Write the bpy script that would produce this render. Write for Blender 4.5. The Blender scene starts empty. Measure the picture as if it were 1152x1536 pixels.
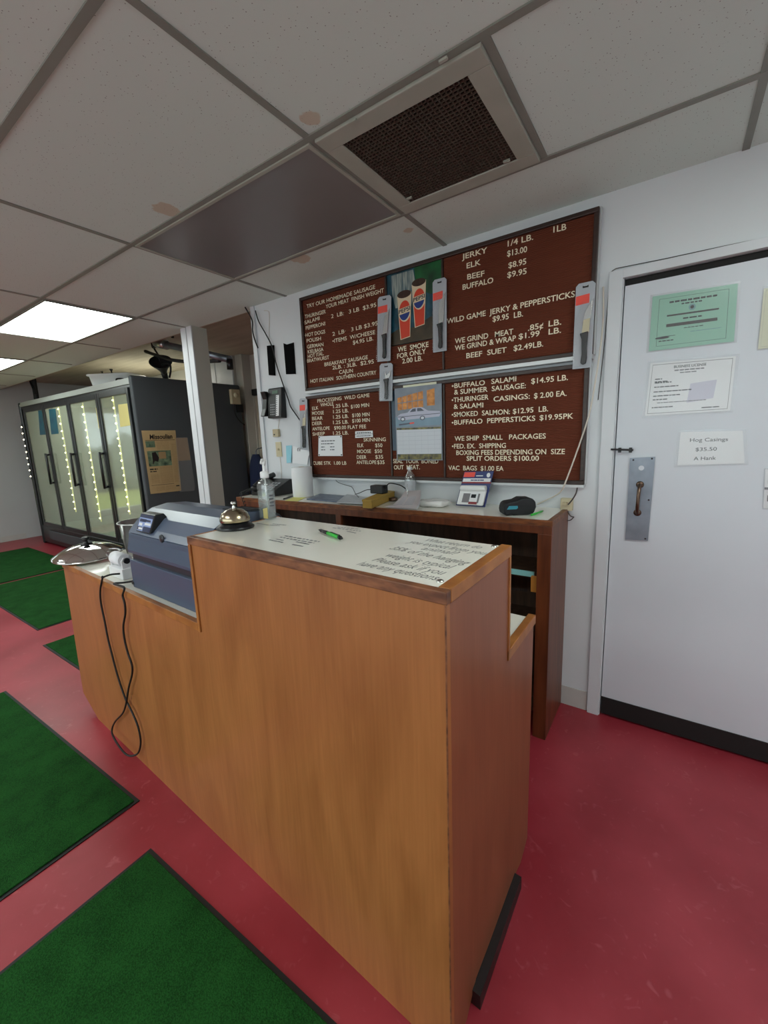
import bpy, bmesh, math, random
import numpy as np
from mathutils import Vector, Matrix
random.seed(7)
S = bpy.context.scene
COL = S.collection

# ------------------------------------------------------------------ camera
FPX, PITCH, ROLL, YAW = 628.007, 0.175383, -0.038395, 0.606317
CAM = np.array([0.0, -2.21646, 1.453344])
def _rot():
    cy, sy = math.cos(YAW), math.sin(YAW)
    Rz = np.array([[cy, sy, 0], [-sy, cy, 0], [0, 0, 1]])
    M = np.array([[1, 0, 0], [0, 0, -1], [0, 1, 0.]])
    cp, sp = math.cos(PITCH), math.sin(PITCH)
    Rx = np.array([[1, 0, 0], [0, cp, -sp], [0, sp, cp]])
    cr, sr = math.cos(ROLL), math.sin(ROLL)
    Rr = np.array([[cr, -sr, 0], [sr, cr, 0], [0, 0, 1]])
    return Rr @ Rx @ M @ Rz
RC = _rot()
cd = bpy.data.cameras.new('camera'); cam = bpy.data.objects.new('camera', cd); COL.objects.link(cam)
cd.sensor_fit = 'VERTICAL'; cd.sensor_height = 36.0; cd.lens = FPX / 1536 * 36.0
cd.clip_start = 0.02; cd.clip_end = 200
mw = Matrix.Identity(4)
for i in range(3):
    mw[i][0] = RC[0][i]; mw[i][1] = -RC[1][i]; mw[i][2] = -RC[2][i]; mw[i][3] = CAM[i]
cam.matrix_world = mw
S.camera = cam

# ------------------------------------------------------------------ world, light, exposure
S.view_settings.view_transform = 'Standard'; S.view_settings.look = 'None'
S.view_settings.gamma = 1.0; S.view_settings.use_curve_mapping = False
S.view_settings.exposure = 0.0
wd = bpy.data.worlds.new('sky'); S.world = wd; wd.use_nodes = True
bgn = wd.node_tree.nodes['Background']; bgn.inputs['Color'].default_value = (0.84, 0.95, 0.98, 1); bgn.inputs['Strength'].default_value = 1.8
def area(name, loc, rot, sx, sy, power, color):
    l = bpy.data.lights.new(name, 'AREA'); l.shape = 'RECTANGLE'; l.size = sx; l.size_y = sy; l.energy = power; l.color = color
    o = bpy.data.objects.new(name, l); COL.objects.link(o); o.location = loc; o.rotation_euler = rot
    return o
# daylight through the shop front behind the viewer and through the window wall at the far end
area('front_window_daylight', (-2.3, -4.86, 1.30), (math.pi/2, 0, 0), 6.4, 1.9, 44, (0.84, 0.97, 0.98))
area('back_room_fill', (-6.3, 1.05, 2.52), (0, 0, 0), 0.9, 0.3, 9, (1.0, 0.95, 0.86))  # unseen fill light added to brighten the back room
sl = bpy.data.lights.new('sun', 'SUN'); sl.energy = 4.0; sl.angle = 0.3; so = bpy.data.objects.new('sun', sl); COL.objects.link(so)
so.rotation_euler = (math.radians(-40), 0, math.radians(20))

# ------------------------------------------------------------------ unprojection onto known planes of the room
def ray(px): return RC.T @ np.array([(px[0]-576)/FPX, (px[1]-768)/FPX, 1.0])
def hit(px, axis, val):
    d = ray(px); return Vector(CAM + (val-CAM[axis])/d[axis]*d)
def W(px, py, y=0.0): return hit((px, py), 1, y)
def XX(px, py, x): return hit((px, py), 0, x)
def ZZ(px, py, z): return hit((px, py), 2, z)

# ------------------------------------------------------------------ materials
def srgb(*c):
    return tuple((v/255/12.92 if v/255 <= 0.04045 else ((v/255+0.055)/1.055)**2.4) for v in c)
MATS = {}
def mat(name, col, rough=0.5, metal=0.0, spec=0.5, var=0.0, vscale=8.0, stretch=(1, 1, 1), col2=None, bump=0.0, bscale=80.0, alpha=None,
        trans=0.0, emit=None, estr=0.0, coat=0.0, detail=4.0):
    m = bpy.data.materials.new(name); m.use_nodes = True; nt = m.node_tree; b = nt.nodes['Principled BSDF']
    b.inputs['Roughness'].default_value = rough; b.inputs['Metallic'].default_value = metal
    b.inputs['Specular IOR Level'].default_value = spec; b.inputs['Coat Weight'].default_value = coat
    b.inputs['Transmission Weight'].default_value = trans
    c4 = (*col, 1)
    b.inputs['Base Color'].default_value = c4
    tc = nt.nodes.new('ShaderNodeTexCoord'); mp = nt.nodes.new('ShaderNodeMapping'); mp.inputs['Scale'].default_value = stretch
    nt.links.new(tc.outputs['Object'], mp.inputs['Vector'])
    if var or col2:
        n = nt.nodes.new('ShaderNodeTexNoise'); n.inputs['Scale'].default_value = vscale; n.inputs['Detail'].default_value = detail
        nt.links.new(mp.outputs[0], n.inputs['Vector'])
        r = nt.nodes.new('ShaderNodeValToRGB'); r.color_ramp.elements[0].position = 0.32; r.color_ramp.elements[1].position = 0.68
        c2 = col2 if col2 else tuple(v*(1-var) for v in col)
        r.color_ramp.elements[0].color = (*c2, 1); r.color_ramp.elements[1].color = c4
        nt.links.new(n.outputs[0], r.inputs[0]); nt.links.new(r.outputs[0], b.inputs['Base Color'])
    if bump:
        n = nt.nodes.new('ShaderNodeTexNoise'); n.inputs['Scale'].default_value = bscale; n.inputs['Detail'].default_value = 3
        nt.links.new(mp.outputs[0], n.inputs['Vector'])
        bp = nt.nodes.new('ShaderNodeBump'); bp.inputs['Strength'].default_value = bump; bp.inputs['Distance'].default_value = 0.01
        nt.links.new(n.outputs[0], bp.inputs['Height']); nt.links.new(bp.outputs[0], b.inputs['Normal'])
    if alpha is not None: b.inputs['Alpha'].default_value = alpha
    if emit:
        b.inputs['Emission Color'].default_value = (*emit, 1); b.inputs['Emission Strength'].default_value = estr
    MATS[name] = m
    return m

def plywood(name, c1, c2, c3, rough=0.42):
    """vertical grained plywood: fine stretched grain, broad cathedral figure, worn blotches"""
    m = mat(name, c1, rough=rough, coat=0.08); nt = m.node_tree; b = nt.nodes['Principled BSDF']
    tc = nt.nodes.new('ShaderNodeTexCoord')
    def noise(scale, st, det=4, dist=0.0):
        mp = nt.nodes.new('ShaderNodeMapping'); mp.inputs['Scale'].default_value = st
        n = nt.nodes.new('ShaderNodeTexNoise'); n.inputs['Scale'].default_value = scale; n.inputs['Detail'].default_value = det; n.inputs['Distortion'].default_value = dist
        nt.links.new(tc.outputs['Object'], mp.inputs['Vector']); nt.links.new(mp.outputs[0], n.inputs['Vector']); return n
    def ramp(n, a, bb, lo, hi):
        r = nt.nodes.new('ShaderNodeValToRGB'); r.color_ramp.elements[0].position = lo; r.color_ramp.elements[1].position = hi
        r.color_ramp.elements[0].color = (*a, 1); r.color_ramp.elements[1].color = (*bb, 1); nt.links.new(n.outputs[0], r.inputs[0]); return r
    def mix(f, a, bb, typ='MIX', fac=None):
        x = nt.nodes.new('ShaderNodeMix'); x.data_type = 'RGBA'; x.blend_type = typ
        if fac is None: nt.links.new(f.outputs[0], x.inputs['Factor'])
        else: x.inputs['Factor'].default_value = fac
        nt.links.new(a.outputs[0] if hasattr(a, 'outputs') and a.bl_idname != 'ShaderNodeMix' else a.outputs[2], x.inputs['A'])
        nt.links.new(bb.outputs[0] if bb.bl_idname != 'ShaderNodeMix' else bb.outputs[2], x.inputs['B']); return x
    grain = ramp(noise(14, (9, 9, 0.35), 5, 0.4), c2, c1, 0.25, 0.75)
    fig = ramp(noise(2.6, (2.4, 2.4, 0.6), 6, 1.3), c3, c1, 0.34, 0.64)
    x = mix(None, grain, fig, 'MIX', 0.42)
    scr = nt.nodes.new('ShaderNodeValToRGB'); scr.color_ramp.elements[0].position = 0.70; scr.color_ramp.elements[1].position = 0.80
    scr.color_ramp.elements[0].color = (0, 0, 0, 1); scr.color_ramp.elements[1].color = (0.35, 0.35, 0.35, 1)
    nt.links.new(noise(30, (1.2, 1.2, 0.15), 6).outputs[0], scr.inputs[0])
    pale = nt.nodes.new('ShaderNodeRGB'); pale.outputs[0].default_value = (min(1, c1[0]*1.5), min(1, c1[1]*1.6), min(1, c1[2]*1.8), 1)
    y = nt.nodes.new('ShaderNodeMix'); y.data_type = 'RGBA'
    nt.links.new(scr.outputs[0], y.inputs['Factor']); nt.links.new(x.outputs[2], y.inputs['A']); nt.links.new(pale.outputs[0], y.inputs['B'])
    nt.links.new(y.outputs[2], b.inputs['Base Color'])
    return m

def L(*c): return srgb(*c)
plywood('counter_wood', L(174, 112, 62), L(150, 92, 46), L(132, 76, 36))
plywood('side_wood', L(146, 88, 58), L(130, 74, 46), L(116, 64, 38))
mat('edge_wood', L(178, 116, 56), rough=0.4, col2=L(140, 82, 36), vscale=6, stretch=(2, 2, 2))
mat('worn_edge_wood', L(150, 96, 62), rough=0.45, col2=L(84, 48, 32), vscale=14, stretch=(1, 1, 3))
mat('shelf_wood', L(122, 66, 36), rough=0.38, col2=L(84, 40, 22), vscale=5, stretch=(6, 6, 0.6))
mat('shelf_edge_wood', L(142, 84, 44), rough=0.4, col2=L(92, 50, 28), vscale=18, stretch=(1, 4, 4))
mat('shelf_inside_wood', L(92, 68, 52), rough=0.6, col2=L(64, 46, 36), vscale=6, stretch=(6, 6, 0.8))
mat('laminate', L(242, 240, 230), rough=0.16, spec=0.55, var=0.05, vscale=3)
mat('black_base', L(26, 18, 18), rough=0.45)
mat('wall_paint', L(222, 226, 230), rough=0.5, var=0.05, vscale=1.6, bump=0.05, bscale=60)
mat('grey_wall_paint', L(196, 198, 198), rough=0.55, var=0.05, vscale=1.6)
mat('trim_paint', L(218, 221, 226), rough=0.38, var=0.06, vscale=5)
mat('door_paint', L(214, 218, 226), rough=0.36, var=0.05, vscale=2.2)
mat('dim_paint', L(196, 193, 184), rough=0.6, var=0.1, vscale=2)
mat('tan_board', L(184, 174, 156), rough=0.7, col2=L(166, 154, 136), vscale=3, stretch=(0.5, 4, 1))
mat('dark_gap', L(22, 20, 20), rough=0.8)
mat('base_vinyl', L(196, 194, 190), rough=0.45, var=0.08)
mat('grid_bar', L(142, 144, 136), rough=0.5, var=0.12, vscale=6)
mat('letterboard_frame', L(62, 42, 36), rough=0.38, col2=L(46, 30, 26), vscale=8, stretch=(0.6, 3, 8))
mat('aluminium', L(212, 214, 216), rough=0.38, metal=0.25)
mat('letter', L(244, 232, 204), rough=0.5)
mat('letter_white', L(240, 240, 232), rough=0.5)
mat('black_plastic', L(22, 22, 24), rough=0.4)
mat('black_rubber', L(16, 17, 17), rough=0.6)
mat('black_felt', L(10, 10, 11), rough=0.95, spec=0.1)
mat('dark_grey_steel', L(70, 74, 78), rough=0.42, bump=0.03, bscale=300, var=0.08, vscale=3)
mat('fridge_black', L(26, 28, 30), rough=0.32)
mat('fridge_trim', L(170, 176, 170), rough=0.4)
mat('white_plastic', L(236, 237, 238), rough=0.35)
mat('white_paper', L(236, 237, 240), rough=0.7)
mat('grey_ink', L(110, 112, 118), rough=0.8)
mat('black_ink', L(30, 32, 38), rough=0.8)
mat('notice_ink', L(140, 140, 138), rough=0.6)
mat('chrome', L(222, 222, 220), rough=0.08, metal=1.0)
mat('brushed_steel', L(190, 190, 190), rough=0.28, metal=1.0)
mat('worn_steel', L(140, 146, 156), rough=0.38, metal=0.75, var=0.25, vscale=14)
mat('bronze', L(112, 92, 78), rough=0.3, metal=0.9)
mat('bell_brass', L(186, 168, 132), rough=0.22, metal=1.0, col2=L(168, 160, 150), vscale=18)
mat('register_blue', L(72, 84, 106), rough=0.36)
mat('register_lid', L(92, 103, 124), rough=0.3)
mat('register_dark', L(40, 44, 52), rough=0.35)
mat('register_black', L(24, 25, 28), rough=0.3)
mat('display_blue', L(150, 168, 214), rough=0.3)
mat('display_dark', L(40, 48, 84), rough=0.3)
mat('cream_plastic', L(206, 196, 164), rough=0.45)
mat('beige_plastic', L(190, 176, 144), rough=0.45)
mat('green_pen', L(54, 190, 62), rough=0.3)
mat('cyan_note', L(150, 208, 224), rough=0.7)
mat('yellow_note', L(226, 222, 130), rough=0.7)
mat('red_sticker', L(244, 84, 70), rough=0.5)
mat('card_grey', L(178, 182, 190), rough=0.42)
mat('blade', L(206, 206, 206), rough=0.24, metal=0.6)
mat('green_permit', L(152, 206, 184), rough=0.6)
mat('cream_paper', L(226, 226, 200), rough=0.65)
mat('lilac_stamp', L(206, 204, 222), rough=0.7)
mat('newsprint', L(178, 150, 106), rough=0.75, var=0.12, vscale=14)
mat('newsprint_dark', L(150, 118, 82), rough=0.75, var=0.1)
mat('news_column', L(150, 122, 84), rough=0.75)
mat('news_picture', L(120, 138, 108), rough=0.7, col2=L(34, 58, 46), vscale=16)
mat('teal_poster', L(18, 92, 104), rough=0.5, col2=L(14, 60, 84), vscale=8)
mat('yellow_paper', L(226, 214, 138), rough=0.6)
mat('navy_card', L(38, 52, 112), rough=0.35)
mat('dark_red', L(140, 40, 44), rough=0.4)
mat('label_grey', L(120, 118, 122), rough=0.4)
mat('kraft', L(176, 142, 62), rough=0.6)
mat('brochure_blue', L(120, 132, 152), rough=0.35, col2=L(70, 84, 112), vscale=20)
mat('brochure_pale', L(196, 200, 206), rough=0.35, var=0.25, vscale=20)
mat('receipt', L(234, 226, 228), rough=0.7)
mat('bag_film', L(238, 238, 236), rough=0.25, bump=0.5, bscale=25)
mat('poster_brown', L(78, 62, 40), rough=0.35, col2=L(40, 36, 26), vscale=14)
mat('poster_green', L(28, 110, 58), rough=0.35, col2=L(18, 48, 28), vscale=9)
mat('poster_fall', L(178, 186, 176), rough=0.35, col2=L(20, 74, 96), vscale=5, stretch=(12, 1, 1.4), detail=5)
mat('poster_teal', L(28, 92, 112), rough=0.35, col2=L(14, 34, 44), vscale=10, stretch=(2, 1, 1))
mat('cup_cream', L(228, 210, 178), rough=0.35)
mat('cup_red', L(214, 66, 40), rough=0.35)
mat('cup_blue', L(30, 54, 128), rough=0.35)
mat('cup_ink', L(24, 28, 54), rough=0.35)
mat('cola', L(70, 46, 32), rough=0.3, col2=L(44, 26, 18), vscale=40)
mat('lit_orange', L(236, 162, 84), rough=0.5, col2=L(176, 104, 50), vscale=30)
mat('stone_grey', L(142, 150, 162), rough=0.5, var=0.2, vscale=18)
mat('car_lilac', L(186, 186, 206), rough=0.3)
mat('car_dark', L(70, 74, 92), rough=0.3)
mat('street_blue', L(130, 158, 178), rough=0.4, var=0.2, vscale=10)
mat('calendar_grid', L(214, 218, 226), rough=0.6)
mat('calendar_line', L(186, 190, 202), rough=0.6)
mat('calendar_dark', L(34, 34, 38), rough=0.4, col2=L(140, 130, 70), vscale=40)
mat('blue_strip', L(60, 84, 106), rough=0.35, var=0.4, vscale=12)
mat('gold', L(190, 160, 70), rough=0.5)
mat('seal_blue', L(120, 166, 170), rough=0.6)
mat('teal_tag', L(150, 218, 218), rough=0.4)
mat('orange_block', L(206, 140, 62), rough=0.45)
mat('case_black', L(24, 25, 30), rough=0.62, bump=0.15, bscale=200)
mat('case_logo', L(60, 150, 170), rough=0.4)
mat('key_grey', L(150, 152, 156), rough=0.45)
mat('screen_green', L(96, 120, 104), rough=0.2)
mat('navy_cloth', L(26, 36, 66), rough=0.9)
mat('cable_grey', L(70, 66, 64), rough=0.5)
mat('cable_white', L(216, 208, 196), rough=0.5)
mat('vent_frame', L(178, 180, 168), rough=0.45, var=0.12, vscale=6)
mat('vent_dark', L(18, 15, 14), rough=0.9)
mat('vent_grille', L(84, 70, 60), rough=0.5)
mat('panel_off', L(132, 130, 130), rough=0.32, var=0.12, vscale=1.2)
mat('diffuser_lit', L(240, 250, 244), rough=0.4, emit=(0.90, 1.0, 0.95), estr=9.5)
mat('led', L(255, 250, 210), emit=(1.0, 0.90, 0.55), estr=22.0)
mat('led_strip', L(230, 215, 130), emit=(1.0, 0.88, 0.36), estr=1.3)
mat('interior_white', L(206, 212, 200), rough=0.6)
mat('grassland', L(168, 172, 70), rough=0.9, col2=L(136, 150, 54), vscale=0.6)
mat('hedge_green', L(34, 44, 28), rough=0.9, var=0.4, vscale=3)
mat('asphalt', L(120, 122, 124), rough=0.9, var=0.15, vscale=2)

def clear_mat(name, col, opaque, rough=0.05, gloss=0.10, frost=None):
    """thin clear or frosted sheet: mostly see-through, part milky, part mirror"""
    m = bpy.data.materials.new(name); m.use_nodes = True; nt = m.node_tree; nt.nodes.clear()
    out = nt.nodes.new('ShaderNodeOutputMaterial'); t = nt.nodes.new('ShaderNodeBsdfTransparent'); t.inputs[0].default_value = (*col, 1)
    d = nt.nodes.new('ShaderNodeBsdfDiffuse'); d.inputs[0].default_value = (*(frost or col), 1)
    g = nt.nodes.new('ShaderNodeBsdfGlossy'); g.inputs['Roughness'].default_value = rough; g.inputs[0].default_value = (1, 1, 1, 1)
    a = nt.nodes.new('ShaderNodeMixShader'); a.inputs[0].default_value = opaque
    nt.links.new(t.outputs[0], a.inputs[1]); nt.links.new(d.outputs[0], a.inputs[2])
    b = nt.nodes.new('ShaderNodeMixShader'); b.inputs[0].default_value = gloss
    nt.links.new(a.outputs[0], b.inputs[1]); nt.links.new(g.outputs[0], b.inputs[2]); nt.links.new(b.outputs[0], out.inputs[0])
    MATS[name] = m; return m
clear_mat('window_glass', (0.97, 0.98, 0.98), 0.0, 0.02, 0.06)
clear_mat('fridge_glass', (0.80, 0.86, 0.80), 0.28, 0.07, 0.18, frost=(0.84, 0.90, 0.70))  # frost tint also paints in the pale green reflection of outdoors
clear_mat('clear_film', (0.97, 0.97, 0.97), 0.05, 0.22, 0.035, frost=(0.85, 0.86, 0.88))
clear_mat('blister_film', (0.98, 0.98, 0.98), 0.0, 0.15, 0.04)
clear_mat('clear_bottle', (0.92, 0.95, 0.95), 0.10, 0.05, 0.14, frost=(0.75, 0.80, 0.80))
clear_mat('gel', (0.90, 0.94, 0.93), 0.16, 0.1, 0.05, frost=(0.70, 0.76, 0.75))
clear_mat('water', (0.86, 0.92, 0.95), 0.12, 0.05, 0.10, frost=(0.6, 0.7, 0.76))

def special_mats():
    # red sheet flooring: cloudy wear with pale scuffs
    m = mat('red_floor', L(184, 58, 72), rough=0.34, spec=0.5); nt = m.node_tree; b = nt.nodes['Principled BSDF']
    tc = nt.nodes.new('ShaderNodeTexCoord')
    n1 = nt.nodes.new('ShaderNodeTexNoise'); n1.inputs['Scale'].default_value = 2.2; n1.inputs['Detail'].default_value = 8
    n2 = nt.nodes.new('ShaderNodeTexNoise'); n2.inputs['Scale'].default_value = 26; n2.inputs['Detail'].default_value = 6; n2.inputs['Distortion'].default_value = 1.2
    for n in (n1, n2): nt.links.new(tc.outputs['Object'], n.inputs['Vector'])
    r = nt.nodes.new('ShaderNodeValToRGB'); e = r.color_ramp.elements
    e[0].position = 0.34; e[0].color = (*L(142, 34, 46), 1); e[1].position = 0.66; e[1].color = (*L(170, 58, 70), 1)
    nt.links.new(n1.outputs[0], r.inputs[0])
    r2 = nt.nodes.new('ShaderNodeValToRGB'); r2.color_ramp.elements[0].position = 0.62; r2.color_ramp.elements[1].position = 0.85
    r2.color_ramp.elements[0].color = (0, 0, 0, 1); r2.color_ramp.elements[1].color = (0.5, 0.5, 0.5, 1)
    nt.links.new(n2.outputs[0], r2.inputs[0])
    x = nt.nodes.new('ShaderNodeMix'); x.data_type = 'RGBA'; x.inputs['B'].default_value = (*L(206, 120, 124), 1)
    nt.links.new(r2.outputs[0], x.inputs['Factor']); nt.links.new(r.outputs[0], x.inputs['A']); nt.links.new(x.outputs[2], b.inputs['Base Color'])
    rr = nt.nodes.new('ShaderNodeMapRange'); rr.inputs['To Min'].default_value = 0.26; rr.inputs['To Max'].default_value = 0.52
    nt.links.new(n1.outputs[0], rr.inputs['Value']); nt.links.new(rr.outputs[0], b.inputs['Roughness'])
    # green carpet pile
    m = mat('green_pile', L(32, 104, 50), rough=0.95, spec=0.1); nt = m.node_tree; b = nt.nodes['Principled BSDF']
    tc = nt.nodes.new('ShaderNodeTexCoord')
    n1 = nt.nodes.new('ShaderNodeTexNoise'); n1.inputs['Scale'].default_value = 260; n1.inputs['Detail'].default_value = 2
    nt.links.new(tc.outputs['Object'], n1.inputs['Vector'])
    n2 = nt.nodes.new('ShaderNodeTexNoise'); n2.inputs['Scale'].default_value = 9; n2.inputs['Detail'].default_value = 6
    nt.links.new(tc.outputs['Object'], n2.inputs['Vector'])
    ad = nt.nodes.new('ShaderNodeMath'); ad.operation = 'MULTIPLY_ADD'; ad.inputs[1].default_value = 0.6
    mu = nt.nodes.new('ShaderNodeMath'); mu.operation = 'MULTIPLY'; mu.inputs[1].default_value = 0.4
    nt.links.new(n2.outputs[0], mu.inputs[0]); nt.links.new(n1.outputs[0], ad.inputs[0]); nt.links.new(mu.outputs[0], ad.inputs[2])
    r = nt.nodes.new('ShaderNodeValToRGB'); e = r.color_ramp.elements
    e[0].position = 0.36; e[0].color = (*L(18, 54, 20), 1); e[1].position = 0.64; e[1].color = (*L(34, 86, 36), 1)
    nt.links.new(ad.outputs[0], r.inputs[0]); nt.links.new(r.outputs[0], b.inputs['Base Color'])
    bp = nt.nodes.new('ShaderNodeBump'); bp.inputs['Strength'].default_value = 0.6; bp.inputs['Distance'].default_value = 0.004
    nt.links.new(n1.outputs[0], bp.inputs['Height']); nt.links.new(bp.outputs[0], b.inputs['Normal'])
    # pitted mineral-fibre ceiling tile with brown leak stains
    m = mat('ceiling_tile', L(214, 213, 208), rough=0.9, spec=0.1); nt = m.node_tree; b = nt.nodes['Principled BSDF']
    tc = nt.nodes.new('ShaderNodeTexCoord')
    vo = nt.nodes.new('ShaderNodeTexVoronoi'); vo.inputs['Scale'].default_value = 105; vo.inputs['Randomness'].default_value = 1.0
    nt.links.new(tc.outputs['Object'], vo.inputs['Vector'])
    pr = nt.nodes.new('ShaderNodeValToRGB'); pr.color_ramp.elements[0].position = 0.10; pr.color_ramp.elements[1].position = 0.17
    pr.color_ramp.elements[0].color = (1, 1, 1, 1); pr.color_ramp.elements[1].color = (0, 0, 0, 1)
    nt.links.new(vo.outputs['Distance'], pr.inputs[0])
    sep = nt.nodes.new('ShaderNodeSeparateColor'); nt.links.new(vo.outputs['Color'], sep.inputs[0])
    gt = nt.nodes.new('ShaderNodeMath'); gt.operation = 'GREATER_THAN'; gt.inputs[1].default_value = 0.55; nt.links.new(sep.outputs[0], gt.inputs[0])
    mu = nt.nodes.new('ShaderNodeMath'); mu.operation = 'MULTIPLY'; nt.links.new(pr.outputs[0], mu.inputs[0]); nt.links.new(gt.outputs[0], mu.inputs[1])
    mu2 = nt.nodes.new('ShaderNodeMath'); mu2.operation = 'MULTIPLY'; mu2.inputs[1].default_value = 0.75; nt.links.new(mu.outputs[0], mu2.inputs[0])
    nz = nt.nodes.new('ShaderNodeTexNoise'); nz.inputs['Scale'].default_value = 22; nt.links.new(tc.outputs['Object'], nz.inputs['Vector'])
    cur = None
    for (p, rad) in ((ZZ(464, 178, 2.448), 0.030), (ZZ(250, 314, 2.448), 0.050), (ZZ(450, 388, 2.448), 0.055), (ZZ(612, 345, 2.448), 0.02)):
        vd = nt.nodes.new('ShaderNodeVectorMath'); vd.operation = 'DISTANCE'; vd.inputs[1].default_value = (p.x, p.y, p.z)
        nt.links.new(tc.outputs['Object'], vd.inputs[0])
        a = nt.nodes.new('ShaderNodeMath'); a.operation = 'MULTIPLY_ADD'; a.inputs[1].default_value = 0.05; nt.links.new(nz.outputs[0], a.inputs[0]); nt.links.new(vd.outputs['Value'], a.inputs[2])
        lt = nt.nodes.new('ShaderNodeMapRange'); lt.inputs['From Min'].default_value = rad+0.025; lt.inputs['From Max'].default_value = rad+0.031
        lt.inputs['To Min'].default_value = 0.55; lt.inputs['To Max'].default_value = 0.0; nt.links.new(a.outputs[0], lt.inputs['Value'])
        if cur is None: cur = lt
        else:
            mx = nt.nodes.new('ShaderNodeMath'); mx.operation = 'MAXIMUM'; nt.links.new(cur.outputs[0], mx.inputs[0]); nt.links.new(lt.outputs[0], mx.inputs[1]); cur = mx
    x = nt.nodes.new('ShaderNodeMix'); x.data_type = 'RGBA'; x.inputs['A'].default_value = (*L(216, 228, 222), 1); x.inputs['B'].default_value = (*L(196, 166, 132), 1)
    nt.links.new(cur.outputs[0], x.inputs['Factor'])
    y = nt.nodes.new('ShaderNodeMix'); y.data_type = 'RGBA'; y.inputs['B'].default_value = (*L(84, 80, 76), 1)
    nt.links.new(mu2.outputs[0], y.inputs['Factor']); nt.links.new(x.outputs[2], y.inputs['A']); nt.links.new(y.outputs[2], b.inputs['Base Color'])
    # ribbed brown felt letterboard
    m = mat('letterboard_felt', L(106, 56, 40), rough=0.85, spec=0.15, var=0.12, vscale=4); nt = m.node_tree; b = nt.nodes['Principled BSDF']
    tc = nt.nodes.new('ShaderNodeTexCoord'); wv = nt.nodes.new('ShaderNodeTexWave'); wv.bands_direction = 'Z'; wv.inputs['Scale'].default_value = 40
    nt.links.new(tc.outputs['Object'], wv.inputs['Vector'])
    bp = nt.nodes.new('ShaderNodeBump'); bp.inputs['Strength'].default_value = 0.5; bp.inputs['Distance'].default_value = 0.004
    nt.links.new(wv.outputs['Fac'], bp.inputs['Height']); nt.links.new(bp.outputs[0], b.inputs['Normal'])
special_mats()

# ------------------------------------------------------------------ mesh helpers
def BM(): return bmesh.new()
def hexa(bm, p, mi=0):
    v = [bm.verts.new(q) for q in p]
    for f in ((0, 3, 2, 1), (4, 5, 6, 7), (0, 1, 5, 4), (1, 2, 6, 5), (2, 3, 7, 6), (3, 0, 4, 7)):
        bm.faces.new([v[i] for i in f]).material_index = mi
def box(bm, x0, x1, y0, y1, z0, z1, mi=0):
    hexa(bm, [(x0, y0, z0), (x1, y0, z0), (x1, y1, z0), (x0, y1, z0), (x0, y0, z1), (x1, y0, z1), (x1, y1, z1), (x0, y1, z1)], mi)
def obox(bm, o, a, b, c, mi=0):
    o, a, b, c = Vector(o), Vector(a), Vector(b), Vector(c)
    hexa(bm, [o, o+a, o+a+b, o+b, o+c, o+a+c, o+a+b+c, o+b+c], mi)
def prism(bm, pts, ext, mi=0, cap=True):
    ext = Vector(ext); a = [bm.verts.new(p) for p in pts]; b = [bm.verts.new(Vector(p)+ext) for p in pts]; n = len(pts)
    if cap:
        bm.faces.new(a).material_index = mi; bm.faces.new(b[::-1]).material_index = mi
    for i in range(n):
        bm.faces.new((a[i], a[(i+1) % n], b[(i+1) % n], b[i])).material_index = mi
def poly(bm, pts, mi=0):
    bm.faces.new([bm.verts.new(p) for p in pts]).material_index = mi
def frame_of(d):
    d = Vector(d).normalized(); u = d.orthogonal().normalized(); return u, d.cross(u)
def tube(bm, pts, r, n=10, mi=0, smooth=True, closed_ends=True):
    P = [Vector(p) for p in pts]
    if smooth and len(P) > 2:
        Q = []
        for i in range(len(P)-1):
            p0 = P[max(i-1, 0)]; p1 = P[i]; p2 = P[i+1]; p3 = P[min(i+2, len(P)-1)]
            for k in range(6):
                t = k/6
                Q.append(0.5*((2*p1)+(p2-p0)*t+(2*p0-5*p1+4*p2-p3)*t*t+(3*p1-p0-3*p2+p3)*t**3))
        Q.append(P[-1]); P = Q
    rs = r if isinstance(r, (list, tuple)) else None
    u = None; rings = []
    for i, p in enumerate(P):
        d = (P[min(i+1, len(P)-1)]-P[max(i-1, 0)])
        if d.length < 1e-9: d = Vector((0, 0, 1))
        d.normalize()
        if u is None: u = d.orthogonal().normalized()
        u = (u-d*u.dot(d))
        if u.length < 1e-6: u = d.orthogonal()
        u.normalize(); w = d.cross(u)
        rr = (rs[0]+(rs[1]-rs[0])*i/(len(P)-1)) if rs else r
        rings.append([bm.verts.new(p+(u*math.cos(2*math.pi*k/n)+w*math.sin(2*math.pi*k/n))*rr) for k in range(n)])
    for a, b in zip(rings, rings[1:]):
        for k in range(n):
            f = bm.faces.new((a[k], a[(k+1) % n], b[(k+1) % n], b[k])); f.material_index = mi; f.smooth = True
    if closed_ends:
        bm.faces.new(rings[0][::-1]).material_index = mi; bm.faces.new(rings[-1]).material_index = mi
def cyl(bm, p0, p1, r, n=20, mi=0): tube(bm, [p0, p1], r, n, mi, smooth=False)
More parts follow.
